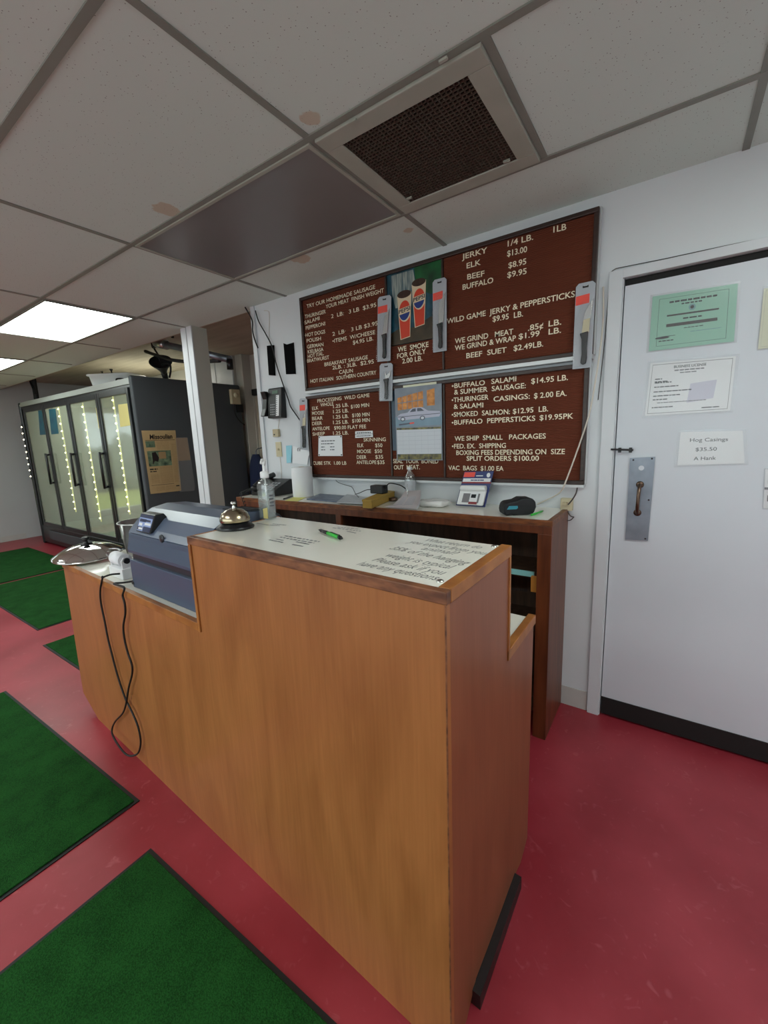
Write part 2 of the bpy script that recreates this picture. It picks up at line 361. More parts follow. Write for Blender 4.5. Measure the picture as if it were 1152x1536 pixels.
def lathe(bm, prof, c, n=32, mi=0, axis=None):
    """prof: (radius, height) pairs"""
    c = Vector(c); ax = Vector(axis).normalized() if axis else Vector((0, 0, 1)); u, w = frame_of(ax)
    rings = []
    for r, h in prof:
        if r < 1e-6: rings.append([bm.verts.new(c+ax*h)])
        else: rings.append([bm.verts.new(c+ax*h+(u*math.cos(2*math.pi*k/n)+w*math.sin(2*math.pi*k/n))*r) for k in range(n)])
    for a, b in zip(rings, rings[1:]):
        for k in range(n):
            if len(a) == 1 and len(b) == 1: continue
            if len(a) == 1: f = bm.faces.new((a[0], b[(k+1) % n], b[k]))
            elif len(b) == 1: f = bm.faces.new((a[k], a[(k+1) % n], b[0]))
            else: f = bm.faces.new((a[k], a[(k+1) % n], b[(k+1) % n], b[k]))
            f.material_index = mi; f.smooth = True
def ellipse(c, a, b, n=28, t0=0, t1=2*math.pi):
    c, a, b = Vector(c), Vector(a), Vector(b)
    return [c+a*math.cos(t0+(t1-t0)*k/n)+b*math.sin(t0+(t1-t0)*k/n) for k in range(n if abs(t1-t0-2*math.pi) < 1e-6 else n+1)]

# ------------------------------------------------------------------ lettering
_TX = {}
def text_mesh(s, bold):
    k = (s, bold)
    if k not in _TX:
        cu = bpy.data.curves.new('lettering', 'FONT'); cu.body = s; cu.fill_mode = 'FRONT'; cu.resolution_u = 3; cu.offset = bold
        ob = bpy.data.objects.new('lettering', cu); COL.objects.link(ob)
        dg = bpy.context.evaluated_depsgraph_get(); dg.update()
        me = bpy.data.meshes.new_from_object(ob.evaluated_get(dg))
        vs = [v.co.copy() for v in me.vertices]; fs = [tuple(p.vertices) for p in me.polygons]
        bpy.data.objects.remove(ob); bpy.data.curves.remove(cu); bpy.data.meshes.remove(me)
        xs = [v.x for v in vs] or [0, 1]
        _TX[k] = (vs, fs, min(xs), max(xs))
    return _TX[k]
_cap = text_mesh('H', 0.0); CAPH = max(v.y for v in _cap[0])
def text(bm, s, p0, p1, up, cap, mi=0, bold=0.0, slant=0.0, lift=None):
    """run a line of letters from p0 to p1 along its baseline, capital height cap"""
    vs, fs, x0, x1 = text_mesh(s, bold)
    p0, p1, up = Vector(p0), Vector(p1), Vector(up); xd = (p1-p0)/(x1-x0); l = lift or Vector((0, 0, 0))
    nv = [bm.verts.new(p0+l+xd*(v.x-x0+slant*v.y)+up*(v.y*cap/CAPH)) for v in vs]
    for f in fs:
        try: bm.faces.new([nv[i] for i in f]).material_index = mi
        except ValueError: pass

# ------------------------------------------------------------------ objects, parts
def link(name, bm, mats, bevel=0.0, smooth=False, fix=True, seg=2):
    if fix: bmesh.ops.recalc_face_normals(bm, faces=bm.faces)
    me = bpy.data.meshes.new(name); bm.to_mesh(me); bm.free()
    for m in ([mats] if isinstance(mats, str) else mats): me.materials.append(MATS[m])
    if smooth:
        for p in me.polygons: p.use_smooth = True
    o = bpy.data.objects.new(name, me); COL.objects.link(o)
    if bevel:
        md = o.modifiers.new('bevel', 'BEVEL'); md.width = bevel; md.segments = seg; md.limit_method = 'ANGLE'; md.angle_limit = math.radians(35)
    return o
def struct(name, bm, mats, parent=None, **k):
    o = link(name, bm, mats, **k)
    if parent is None: o['kind'] = 'structure'
    else:
        o.parent = parent
    return o
def tag(o, label, cat, group=None):
    o['label'] = label; o['category'] = cat
    if group: o['group'] = group
    return o
class Thing:
    """an Empty at the thing's base; parts are given in world space (or in its own frame when own=True)"""
    def __init__(s, name, label, cat, base, group=None, own=False, rz=0.0):
        s.o = bpy.data.objects.new(name, None); COL.objects.link(s.o); s.o.empty_display_size = 0.05
        s.base = Vector(base); s.o.location = s.base; s.own = own
        if rz: s.o.rotation_euler.z = rz
        tag(s.o, label, cat, group)
    def part(s, name, bm, mats, parent=None, label=None, **k):
        if not s.own: bmesh.ops.translate(bm, verts=bm.verts, vec=-s.base)
        o = link(name, bm, mats, **k); o.parent = parent or s.o
        if label: o['label'] = label
        return o
def solo(name, bm, mats, label, cat, base=None, group=None, **k):
    b = Vector(base) if base is not None else None
    if b is not None: bmesh.ops.translate(bm, verts=bm.verts, vec=-b)
    o = link(name, bm, mats, **k)
    if b is not None: o.location = b
    return tag(o, label, cat, group)
Z = Vector((0, 0, 1))
# ================================================================== SETTING
ZC = 2.448; XA, YA, T = -1.0762, -1.0210, 1.22
bm = BM(); box(bm, -9.2, 1.9, -5.2, 1.9, -0.06, 0.0); struct('floor', bm, 'red_floor')
bm = BM(); box(bm, -9.0, 1.7, -5.0, 0.0, ZC, ZC+0.05); box(bm, -9.0, -2.66, 0.0, 0.06, ZC, ZC+0.05); struct('ceiling', bm, 'ceiling_tile')
bm = BM()
for k in range(-6, 2):
    y = YA+k*T/2; box(bm, -9.0, 1.7, y-0.0115, y+0.0115, ZC-0.005, ZC+0.002)
for k in range(-6, 3):
    x = XA+k*T; box(bm, x-0.0115, x+0.0115, -5.0, 0.0, ZC-0.004, ZC+0.002)
x = XA+T/2; box(bm, x-0.0115, x+0.0115, YA, YA+T/2, ZC-0.004, ZC+0.002)
struct('trim_1', bm, 'grid_bar')
bm = BM(); box(bm, -9.0, -2.5, 0.06, 1.9, 2.60, 2.64); box(bm, -9.0, -2.66, 0.06, 0.075, ZC, 2.60); struct('ceiling_rear', bm, 'tan_board')
DX0, DX1, DZ = -0.226, 0.70, 2.09
bm = BM(); box(bm, -2.66, DX0, 0, 0.14, 0, ZC); box(bm, DX0, DX1, 0, 0.14, DZ, ZC); box(bm, DX1, 1.7, 0, 0.14, 0, ZC)
box(bm, DX0, DX1, 0.06, 0.14, 0, DZ); struct('wall_back', bm, 'wall_paint')
bm = BM(); box(bm, -2.672, -2.630, -0.012, 0.0, 0, ZC-0.002, 0); struct('trim_2', bm, 'trim_paint', bevel=0.002)
bm = BM(); box(bm, -0.424, DX0-0.062, -0.004, 0.0, 0.0, 0.105); struct('baseboard_back', bm, 'base_vinyl')
bm = BM()
box(bm, -9.1, -9.0, -5.0, 1.9, 0, 0.22); box(bm, -9.1, -9.0, -5.0, 1.9, 2.18, 2.64); box(bm, -9.1, -9.0, -1.0, 1.9, 0.22, 2.18); box(bm, -9.1, -9.0, -5.0, -3.6, 0.22, 2.18)
struct('wall_left', bm, 'grey_wall_paint')
bm = BM(); box(bm, -9.0, -8.985, -5.0, 0.05, 0.0, 0.09); struct('baseboard_left', bm, 'base_vinyl')
bm = BM()
for y0, y1 in ((-3.6, -3.54), (-1.06, -1.0), (-2.33, -2.27)): box(bm, -9.1, -9.0, y0, y1, 0.22, 2.18)
box(bm, -9.1, -9.0, -3.6, -1.0, 0.22, 0.28); box(bm, -9.1, -9.0, -3.6, -1.0, 2.12, 2.18)
w1 = struct('window_1', bm, 'aluminium')
bm = BM(); box(bm, -9.053, -9.047, -3.54, -2.33, 0.28, 2.12); box(bm, -9.053, -9.047, -2.27, -1.06, 0.28, 2.12); struct('window_pane', bm, 'window_glass', parent=w1)
bm = BM()
box(bm, -9.0, 1.7, -5.1, -5.0, 0, 0.34); box(bm, -9.0, 1.7, -5.1, -5.0, 2.24, 2.5); box(bm, -9.0, -5.6, -5.1, -5.0, 0.34, 2.24); box(bm, 1.0, 1.7, -5.1, -5.0, 0.34, 2.24)
struct('wall_front', bm, 'wall_paint')
bm = BM()
for k in range(5):
    x = -5.6+k*1.65; box(bm, x-0.03 if k else x, x+0.03 if k < 4 else 1.0, -5.09, -5.01, 0.34, 2.24)
box(bm, -5.6, 1.0, -5.09, -5.01, 0.34, 0.40); box(bm, -5.6, 1.0, -5.09, -5.01, 2.18, 2.24)
w2 = struct('window_2', bm, 'aluminium')
bm = BM(); box(bm, -5.57, 0.97, -5.053, -5.047, 0.40, 2.18); struct('window_pane', bm, 'window_glass', parent=w2)
bm = BM(); box(bm, 1.7, 1.8, -5.0, 0.14, 0, ZC); struct('wall_right', bm, 'wall_paint')
# the unlit back room seen through the opening
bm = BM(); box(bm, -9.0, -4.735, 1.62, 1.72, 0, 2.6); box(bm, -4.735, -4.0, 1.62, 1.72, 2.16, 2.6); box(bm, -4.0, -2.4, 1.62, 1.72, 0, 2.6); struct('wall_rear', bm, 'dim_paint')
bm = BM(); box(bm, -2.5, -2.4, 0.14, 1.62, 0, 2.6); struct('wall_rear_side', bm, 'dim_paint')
bm = BM(); box(bm, -4.735, -4.0, 1.65, 1.69, 0, 2.10, 0); d2 = struct('door_2', bm, 'tan_board')
bm = BM(); box(bm, -4.735, -4.0, 1.60, 1.66, 2.08, 2.16); box(bm, -4.36, -4.0, 1.60, 1.649, 0, 2.08); struct('dark_lintel_and_opening', bm, 'dark_gap', parent=d2)  # dark lintel, and a dark slab painting the shade of the opening
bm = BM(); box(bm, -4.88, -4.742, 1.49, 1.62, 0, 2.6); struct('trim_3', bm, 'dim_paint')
# the white post that carries the ceiling edge, in front of the fridge
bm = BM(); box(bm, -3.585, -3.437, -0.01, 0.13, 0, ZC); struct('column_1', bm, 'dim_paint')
bm = BM(); box(bm, -3.592, -3.515, -0.022, -0.01, 0, ZC-0.001); box(bm, -3.505, -3.432, -0.022, -0.01, 0, ZC-0.001); struct('trim_4', bm, 'trim_paint', bevel=0.003)
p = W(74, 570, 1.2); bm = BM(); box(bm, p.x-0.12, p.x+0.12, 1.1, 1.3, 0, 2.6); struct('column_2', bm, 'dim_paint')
# the swinging door to the back, with frame, steel pull, bolt and kick plate
bm = BM(); box(bm, DX0+0.004, DX1-0.004, 0.003, 0.048, 0.012, DZ-0.03); door = struct('door_1', bm, 'door_paint')
def dpart(name, bm, m, parent=None, **k):
    o = link(name, bm, m, **k); o.parent = parent or door; return o
bm = BM(); box(bm, DX0+0.004, DX1-0.004, -0.002, 0.003, 0.012, 0.103)
dpart('kick_plate', bm, 'black_rubber')['label'] = 'black rubber kick strip along the bottom'
bm = BM(); box(bm, DX0+0.004, DX1-0.004, 0.012, 0.05, DZ-0.028, DZ-0.002); dpart('top_gap_strip', bm, 'dark_gap')['label'] = 'dark strip along the top edge'  # dark strip filling the gap at the door top
pl = [W(945, 687, -0.001), W(983, 685, -0.001), W(972, 811, -0.001), W(938, 809, -0.001)]
bm = BM(); prism(bm, pl, (0, -0.004, 0)); po = dpart('pull_plate', bm, 'worn_steel'); po['label'] = 'scratched bare steel plate'
bm = BM(); c = W(962, 702, -0.0052); prism(bm, ellipse(c, (0.011, 0, 0), (0, 0, 0.011), 20), (0, -0.0006, 0)); dpart('plate_hole', bm, 'door_paint', parent=po)
bm = BM()
for q in ((950, 690), (978, 688), (973, 750), (968, 808)):
    c = W(*q, -0.0052); lathe(bm, [(0.0, -0.003), (0.003, -0.002), (0.004, 0)], c, 10, axis=(0, 1, 0))
dpart('screw', bm, 'black_base', parent=po)
a = W(960, 727, -0.005); b_ = W(956, 769, -0.005); bm = BM()
tube(bm, [a, a+Vector((0, -0.024, -0.004)), a.lerp(b_, .25)+Vector((0, -0.042, 0)), a.lerp(b_, .5)+Vector((0, -0.046, 0)), a.lerp(b_, .75)+Vector((0, -0.042, 0)), b_+Vector((0, -0.024, 0.004)), b_], 0.0075, 12)
for q in (a, b_): lathe(bm, [(0.016, 0), (0.015, -0.004), (0.009, -0.007), (0, -0.007)], q, 18, axis=(0, 1, 0))
dpart('pull_handle', bm, 'bronze')['label'] = 'bronze bow handle on the steel plate'
bm = BM(); a = W(916, 674, -0.024); b_ = W(950, 675, -0.012); tube(bm, [a, b_], 0.0045, 10, smooth=False)
for q in ((930, 675), (946, 675)):
    c = W(*q, -0.001); box(bm, c.x-0.006, c.x+0.006, -0.018, -0.001, c.z-0.011, c.z+0.011)
dpart('bolt_latch', bm, 'black_plastic', bevel=0.002)['label'] = 'small black slide bolt'
bm = BM(); box(bm, DX0-0.058, DX0-0.004, -0.018, 0.0, 0.0, DZ+0.036); box(bm, DX0-0.004, DX0, -0.010, 0.0, 0, DZ); box(bm, DX0-0.004, DX1+0.058, -0.018, 0.0, DZ, DZ+0.036); box(bm, DX1, DX1+0.058, -0.018, 0.0, 0, DZ)
struct('trim_5', bm, 'trim_paint', bevel=0.003)
# world outside the windows
bm = BM(); box(bm, -60, -9.2, -60, 60, -0.12, -0.06); struct('ground_lawn', bm, 'grassland')
bm = BM(); box(bm, -9.2, 40, -60, -5.2, -0.12, -0.065); struct('road_lot', bm, 'asphalt')
bm = BM()
for k in range(40):
    y = -22+k*0.7+random.uniform(-.2, .2); h = random.uniform(1.0, 1.7)
    bmesh.ops.create_icosphere(bm, subdivisions=2, radius=1.0, matrix=Matrix.Translation((-17+random.uniform(-.6, .6), y, 0.35)) @ Matrix.Diagonal((0.7, 0.7, h, 1)))
o = link('outside_hedge', bm, 'hedge_green', smooth=True); o['kind'] = 'structure'
# ================================================================== SERVICE COUNTER
F0 = Vector((-0.33389, -1.54377, 0)); UD = Vector((-0.998684, 0.051285, 0)); VD = Vector((0.001177, 1, 0))
def CT(u, v, z): return F0+UD*u+VD*v+Z*z
def cbox(bm, u0, u1, v0, v1, z0, z1, mi=0):
    hexa(bm, [CT(u1, v0, z0), CT(u0, v0, z0), CT(u0, v1, z0), CT(u1, v1, z0), CT(u1, v0, z1), CT(u0, v0, z1), CT(u0, v1, z1), CT(u1, v1, z1)], mi)
ZH, ZL, VH, VL, UX, UL = 1.166, 0.868, 0.378, 0.635, 0.940, 2.300
ct = Thing('service_counter', 'orange brown plywood sales counter with stepped top standing on the red floor', 'counter', CT(1.15, 0.3, 0))
bm = BM(); prism(bm, [CT(*q) for q in ((0, 0, 0), (0, 0, ZH-0.026), (UX-0.018, 0, ZH-0.026), (UX-0.018, 0, ZL-0.024), (UL, 0, ZL-0.024), (2.345, 0, 0.16), (2.345, 0, 0.09), (2.16, 0, 0.0))], VD*0.018)
ct.part('front_panel', bm, 'counter_wood')
bm = BM(); prism(bm, [CT(0.0, *q) for q in ((0.018, 0.0), (0.09, 0.0), (0.15, 0.05), (0.50, 0.03), (0.54, 0.02), (VL-0.02, 0.05), (VL-0.012, ZL-0.02), (VH-0.012, ZL-0.02), (VH-0.012, ZH-0.026), (0.018, ZH-0.026))], UD*0.018)
ct.part('side_panel', bm, 'side_wood', label='redder plywood end panel')
bm = BM(); cbox(bm, -0.0008, 0.0022, -0.0008, 0.0022, 0.01, ZH-0.028); ct.part('corner_seam', bm, 'worn_edge_wood', label='dark worn corner seam')
bm = BM(); cbox(bm, -0.022, 2.10, 0.125, 0.475, 0.0, 0.045); ct.part('base_plinth', bm, 'black_base', label='black recessed plinth')
bm = BM(); prism(bm, [CT(*q) for q in ((UL-0.02, 0.018, 0.1), (UL-0.02, VL-0.02, 0.1), (UL-0.02, VL-0.02, ZL-0.02), (UL-0.02, 0.018, ZL-0.02))], -UD*0.018)
cbox(bm, UX-0.036, UX-0.018, 0.018, VH-0.012, ZL-0.012, ZH-0.026); ct.part('end_panel', bm, 'counter_wood')
bm = BM(); cbox(bm, 0.018, UX-0.036, VH-0.03, VH-0.012, ZL-0.012, ZH-0.026); ct.part('back_panel', bm, 'counter_wood')
bm = BM(); cbox(bm, 0.024, UX-0.012, 0.016, VH-0.012, ZH-0.024, ZH-0.001); ct.part('countertop', bm, 'laminate', label='white laminate top of the high ledge')
bm = BM(); cbox(bm, UX-0.012, UL, 0.016, VL, ZL-0.03, ZL-0.006); cbox(bm, 0.02, UX-0.012, VH-0.012, VL, ZL-0.03, ZL-0.006); ct.part('work_surface', bm, 'laminate', label='white laminate lower work surface')
bm = BM(); cbox(bm, -0.004, UX, -0.004, 0.016, ZH-0.026, ZH); ct.part('front_edging', bm, 'worn_edge_wood', bevel=0.002, label='dark worn wood edging')
bm = BM(); cbox(bm, -0.004, 0.024, 0.016, VH, ZH-0.028, ZH+0.001); cbox(bm, -0.004, 0.012, VH-0.012, VH, ZL-0.02, ZH-0.028); cbox(bm, -0.004, 0.020, VH-0.012, VL, ZL-0.022, ZL+0.008)
ct.part('end_edging', bm, 'edge_wood', bevel=0.002)
bm = BM(); cbox(bm, UX-0.012, UX, 0.016, VH, ZH-0.028, ZH); cbox(bm, UX-0.018, UX-0.004, -0.006, 0.016, ZL-0.028, ZH-0.026); cbox(bm, UX-0.004, UL, -0.006, 0.016, ZL-0.026, ZL+0.002)
ct.part('step_edging', bm, 'edge_wood', bevel=0.002)
# printed lines under the clear top, read from the working side
bm = BM()
def topline(bm, s, p0, p1, cappx, mi=0, bold=0.0):
    a, b = ZZ(*p0, ZH-0.0004), ZZ(*p1, ZH-0.0004); d = (b-a).normalized(); u = Vector((0, 0, 1)).cross(d)
    text(bm, s, a, b, u, cappx, mi, bold, slant=0.25)
for s, p0, p1, cp in (('What return do', (634, 811), (719, 823), .030), ('you expect from your', (611, 814), (731, 833), .030), ('animal?', (630, 824), (680, 832), .030),
                      ('35% of the hanging', (583, 823), (697, 847), .031), ('weight is typical', (575, 834), (672, 853), .031), ('Please ask if you', (557, 841), (661, 862), .031),
                      ('have any questions.', (534, 847), (655, 871), .031)):
    topline(bm, s, p0, p1, cp, 0, 0.0)
ct.part('printed_notice', bm, 'notice_ink', label='grey italic question about meat return')
for p0, p1 in (((426, 804), (478, 813)), ((419, 806), (470, 815)), ((413, 809), (424, 811)), ((443, 813), (463, 817)), ((402, 810), (423, 814)), ((437, 817), (453, 820)),
               ((505, 791), (539, 794)), ((498, 792), (540, 797)), ((519, 797), (533, 800)), ((384, 785), (402, 788)), ((408, 786), (428, 788)), ((404, 788), (418, 789))):
    bm = BM(); a, b = ZZ(*p0, ZH-0.0005), ZZ(*p1, ZH-0.0005); d = (b-a); n = max(2, int(d.length/0.02)); u = Z.cross(d.normalized())
    x = 0.0
    while x < 0.98:
        wd_ = random.uniform(0.06, 0.16); e = min(1, x+wd_); poly(bm, [a+d*x, a+d*e, a+d*e+u*0.007, a+d*x+u*0.007]); x = e+0.035
    ct.part('printed_line', bm, 'grey_ink')
for u_, v_ in ((0.036, 0.047), (0.034, 0.350)):
    bm = BM(); lathe(bm, [(0.0, 0.004), (0.005, 0.0035), (0.0075, 0.002), (0.008, 0.0)], CT(u_, v_, ZH-0.001), 20); ct.part('corner_screw', bm, 'chrome')

# ================================================================== SHELVING UNIT UNDER THE MENU
sx0, sx1, sy0, sz = -2.60, -0.412, -0.345, 1.07
sh = Thing('shelf_cabinet', 'long dark stained open shelf cabinet with white top standing against the wall under the menus', 'cabinet', (-1.5, -0.17, 0))
bm = BM(); box(bm, sx0+0.01, sx1-0.024, sy0+0.012, -0.003, sz-0.022, sz); sh.part('top', bm, 'laminate', label='white laminate top')
bm = BM(); box(bm, sx0, sx1, sy0, sy0+0.012, sz-0.026, sz+0.001); box(bm, sx0, sx0+0.01, sy0+0.012, -0.003, sz-0.026, sz+0.001); box(bm, sx1-0.024, sx1, sy0+0.012, -0.003, sz-0.026, sz+0.001); sh.part('edging', bm, 'shelf_edge_wood', bevel=0.002)
bm = BM(); box(bm, sx1-0.022, sx1-0.002, sy0+0.02, -0.003, 0.0, sz-0.026); sh.part('side_panel', bm, 'shelf_wood')
bm = BM(); box(bm, sx0+0.002, sx0+0.022, sy0+0.02, -0.003, 0.0, sz-0.026); sh.part('side_panel', bm, 'shelf_wood')
for x0, x1 in ((sx1-0.062, sx1-0.002), (sx0+0.002, sx0+0.045), (-1.655, -1.615)):
    bm = BM(); box(bm, x0, x1, sy0+0.002, sy0+0.02, 0.0, sz-0.062); sh.part('stile', bm, 'shelf_wood', bevel=0.002)
bm = BM(); box(bm, sx0+0.002, sx1-0.002, sy0+0.002, sy0+0.02, sz-0.062, sz-0.026); sh.part('rail', bm, 'shelf_wood', bevel=0.002)
bm = BM(); box(bm, sx0+0.022, sx1-0.022, -0.012, -0.003, 0.05, sz-0.026); sh.part('back_panel', bm, 'shelf_inside_wood')
for z in (0.12, 0.52, 0.80):
    bm = BM(); box(bm, sx0+0.022, sx1-0.022, sy0+0.05, -0.012, z-0.018, z); sh.part('shelf', bm, 'shelf_inside_wood')
bm = BM(); box(bm, -1.645, -1.625, sy0+0.02, -0.012, 0.12, sz-0.026); sh.part('divider', bm, 'shelf_inside_wood')
# items in the open shelf
a = W(762, 879, sy0+0.04); b_ = W(797, 883, sy0+0.04)
bm = BM(); box(bm, a.x-0.16, b_.x+0.01, sy0+0.041, sy0+0.049, 0.790, 0.815); box(bm, a.x-0.16, b_.x+0.01, sy0+0.0405, sy0+0.041, 0.792, 0.813, 1)
text(bm, 'Casings $2.00', W(763, 884, sy0+0.04), W(791, 887, sy0+0.04), Z, 0.011, 2, lift=Vector((0, -0.0002, 0)))
solo('price_strip', bm, ['teal_tag', 'teal_tag', 'black_ink'], 'pale teal price tag strip along the inner shelf edge of the dark cabinet', 'price tag', (a.x, sy0+0.045, 0.79))
a = W(800, 892, sy0+0.028)
bm = BM(); box(bm, a.x-0.012, a.x+0.014, sy0+0.024, sy0+0.038, 0.724, 0.800); solo('wooden_block', bm, 'orange_block', 'small orange wooden strip fixed inside the front post of the dark cabinet', 'wood strip', (a.x, sy0+0.03, 0.724), bevel=0.002)
# ================================================================== CEILING FIXTURES
def panel_light(name, label, x0, lit, label_d):
    t = Thing(name, label, 'ceiling light', (x0+T/2, YA+T/4, ZC-0.006), 'fluorescent ceiling panels' if lit else None)
    x1, y0, y1, f = x0+T-0.012, YA+0.012, YA+T/2-0.012, 0.014; x0 += 0.012
    bm = BM(); z0, z1 = ZC-0.010, ZC-0.0005
    box(bm, x0, x1, y0, y0+f, z0, z1); box(bm, x0, x1, y1-f, y1, z0, z1); box(bm, x0, x0+f, y0+f, y1-f, z0, z1); box(bm, x1-f, x1, y0+f, y1-f, z0, z1)
    t.part('frame', bm, 'vent_frame' if not lit else 'grid_bar')
    bm = BM(); box(bm, x0+f, x1-f, y0+f, y1-f, ZC-0.006, ZC-0.002); t.part('diffuser', bm, 'diffuser_lit' if lit else 'panel_off', label=label_d)
panel_light('ceiling_light', 'dark unlit grey ceiling light panel beside the square vent', XA-T, False, 'dull grey diffuser')
panel_light('ceiling_light', 'glowing white ceiling light panel nearer the brown menus', XA-3*T, True, 'glowing white diffuser')
panel_light('ceiling_light', 'glowing white ceiling light panel farther away near the grey wall', XA-5*T, True, 'glowing white diffuser')
for kx, ky, lb_ in ((-3, -3, 'added glowing ceiling light panel over the mats on the customer side'), (-1, -4, 'added glowing ceiling light panel over the customer side by the shop window'), (1, -1, 'unseen glowing ceiling light panel nearest the white door')):
    o_ = YA; YA = o_+ky*T/2; panel_light('ceiling_light', lb_, XA+kx*T if kx < 1 else XA+T, True, 'glowing white diffuser'); YA = o_  # unseen light panels, added to raise the brightness of the room
t = Thing('ceiling_vent', 'square return air vent with dark mesh in the ceiling beside the unlit panel', 'vent', (XA+T/4, YA+T/4, ZC-0.01))
x0, x1, y0, y1, f = XA+0.013, XA+T/2-0.013, YA+0.013, YA+T/2-0.013, 0.066
bm = BM()
for q in ((x0, x1, y0, y0+f), (x0, x1, y1-f, y1), (x0, x0+f, y0+f, y1-f), (x1-f, x1, y0+f, y1-f)): box(bm, *q, ZC-0.014, ZC-0.0005)
t.part('frame', bm, 'vent_frame', bevel=0.003)
bm = BM(); box(bm, x0+f, x1-f, y0+f, y1-f, ZC-0.0015, ZC-0.0005); t.part('backing', bm, 'vent_dark')
bm = BM(); n = 30
for k in range(n+1):
    x = x0+f+(x1-x0-2*f)*k/n; box(bm, x-0.0016, x+0.0016, y0+f, y1-f, ZC-0.010, ZC-0.004)
    y = y0+f+(y1-y0-2*f)*k/n; box(bm, x0+f, x1-f, y-0.0016, y+0.0016, ZC-0.010, ZC-0.004)
t.part('grille', bm, 'vent_grille', label='dark wire mesh')
for q in ((530, 180), (665, 88), (614, 296), (760, 240)):
    p = ZZ(*q, ZC-0.014); bm = BM(); box(bm, p.x-0.012, p.x+0.012, p.y-0.004, p.y+0.004, ZC-0.020, ZC-0.014); t.part('clip', bm, 'vent_frame')

# ================================================================== FLOOR MATS
def floor_mat(label, x0, x1, y0, y1, rz=0.0):
    cx, cy, a, b = (x0+x1)/2, (y0+y1)/2, (x1-x0)/2, (y1-y0)/2
    t = Thing('floor_mat', label, 'mat', (cx, cy, 0), 'green carpet mats', own=True, rz=rz)
    bm = BM(); box(bm, -a, a, -b, b, 0.0003, 0.004); t.part('rubber_border', bm, 'black_rubber', label='black rubber edge')
    bm = BM(); box(bm, -a+0.014, a-0.014, -b+0.014, b-0.014, 0.004, 0.010); t.part('carpet', bm, 'green_pile', bevel=0.003)
floor_mat('green carpet mat with black edge in front of the tall counter end, nearest the viewer', -1.475, -0.01, -2.62, -1.645, 0.02)
floor_mat('green carpet mat with black edge lying across from the hanging counter cord', -3.29, -1.725, -2.52, -1.60, 0.03)
floor_mat('green carpet mat running under the far end of the counter', -3.845, -2.75, -1.275, -0.30, 0.0)
floor_mat('green carpet mat between the counter and the mat by the fridge doors', -6.09, -4.215, -1.20, -0.28, 0.0)
floor_mat('green carpet mat farthest away in front of the fridge, by the grey wall', -8.08, -6.14, -1.20, -0.18, 0.0)

# ================================================================== MENU BOARDS
YB = -0.050     # front of the frames
def board(label, pTL, pBR, xa, xb, zmid_bar, name):
    x0, x1, z1, z0 = pTL[0], pBR[0], pTL[1], pBR[1]
    t = Thing('menu_board', label, 'menu board', ((x0+x1)/2, -0.025, z0), 'brown letter boards on the wall'); f = 0.020
    bm = BM()
    box(bm, x0, x1, YB, -0.001, z1-f, z1); box(bm, x0, x1, YB, -0.001, z0, z0+f); box(bm, x0, x0+f, YB, -0.001, z0+f, z1-f); box(bm, x1-f, x1, YB, -0.001, z0+f, z1-f)
    for x in (xa, xb): box(bm, x-0.006, x+0.006, YB+0.004, -0.001, z0+f, z1-f)
    t.part('frame', bm, 'letterboard_frame', bevel=0.003, label='dark brown frame')
    return t, x0, x1, z0, z1, f
YF = -0.036     # felt surface
xa, xb = (W(583, 440, YF).x+W(584, 650, YF).x)/2, W(665, 470, YF).x
uTL, uBR = W(447, 453, YB), W(888, 535, YB); UBL, UTR = W(459, 584, YB), W(900, 307, YB)
ux0, ux1 = (uTL.x+UBL.x)/2, (uBR.x+UTR.x)/2; uz1 = min((uTL.z+UTR.z)/2+0.010, ZC-0.008); uz0 = (UBL.z+uBR.z)/2
lTL, lBL, lTR, lBR = W(459, 594, YB), W(465, 714, YB), W(884, 553, YB), W(875, 730, YB)
lx0, lx1, lz1, lz0 = (lTL.x+lBL.x)/2, (lTR.x+lBR.x)/2, (lTL.z+lTR.z)/2+0.012, (lBL.z+lBR.z)/2
ub = board('upper brown menu letter board with the two cola cups picture', (ux0, uz1), (ux1, uz0), xa, xb, 0, 'u')
lb = board('lower brown menu letter board directly above the white cabinet top', (lx0, lz1), (lx1, lz0), xa, xb, 0, 'l')
def felt(t, x0, x1, z0, z1, lines, extra=None):
    bm = BM(); box(bm, x0, x1, YF, -0.002, z0, z1); fo = t.part('letter_panel', bm, 'letterboard_felt')
    for ln in lines:
        st_, p0, p1, cap = ln[:4]; bm = BM()
        a, b_ = W(*p0, YF), W(*p1, YF)
        text(bm, st_, a, b_, Z, cap, 0, ln[4], lift=Vector((0, -0.0012, 0)))
        t.part('lettering', bm, 'letter', parent=fo)
    return fo
c1 = 0.027
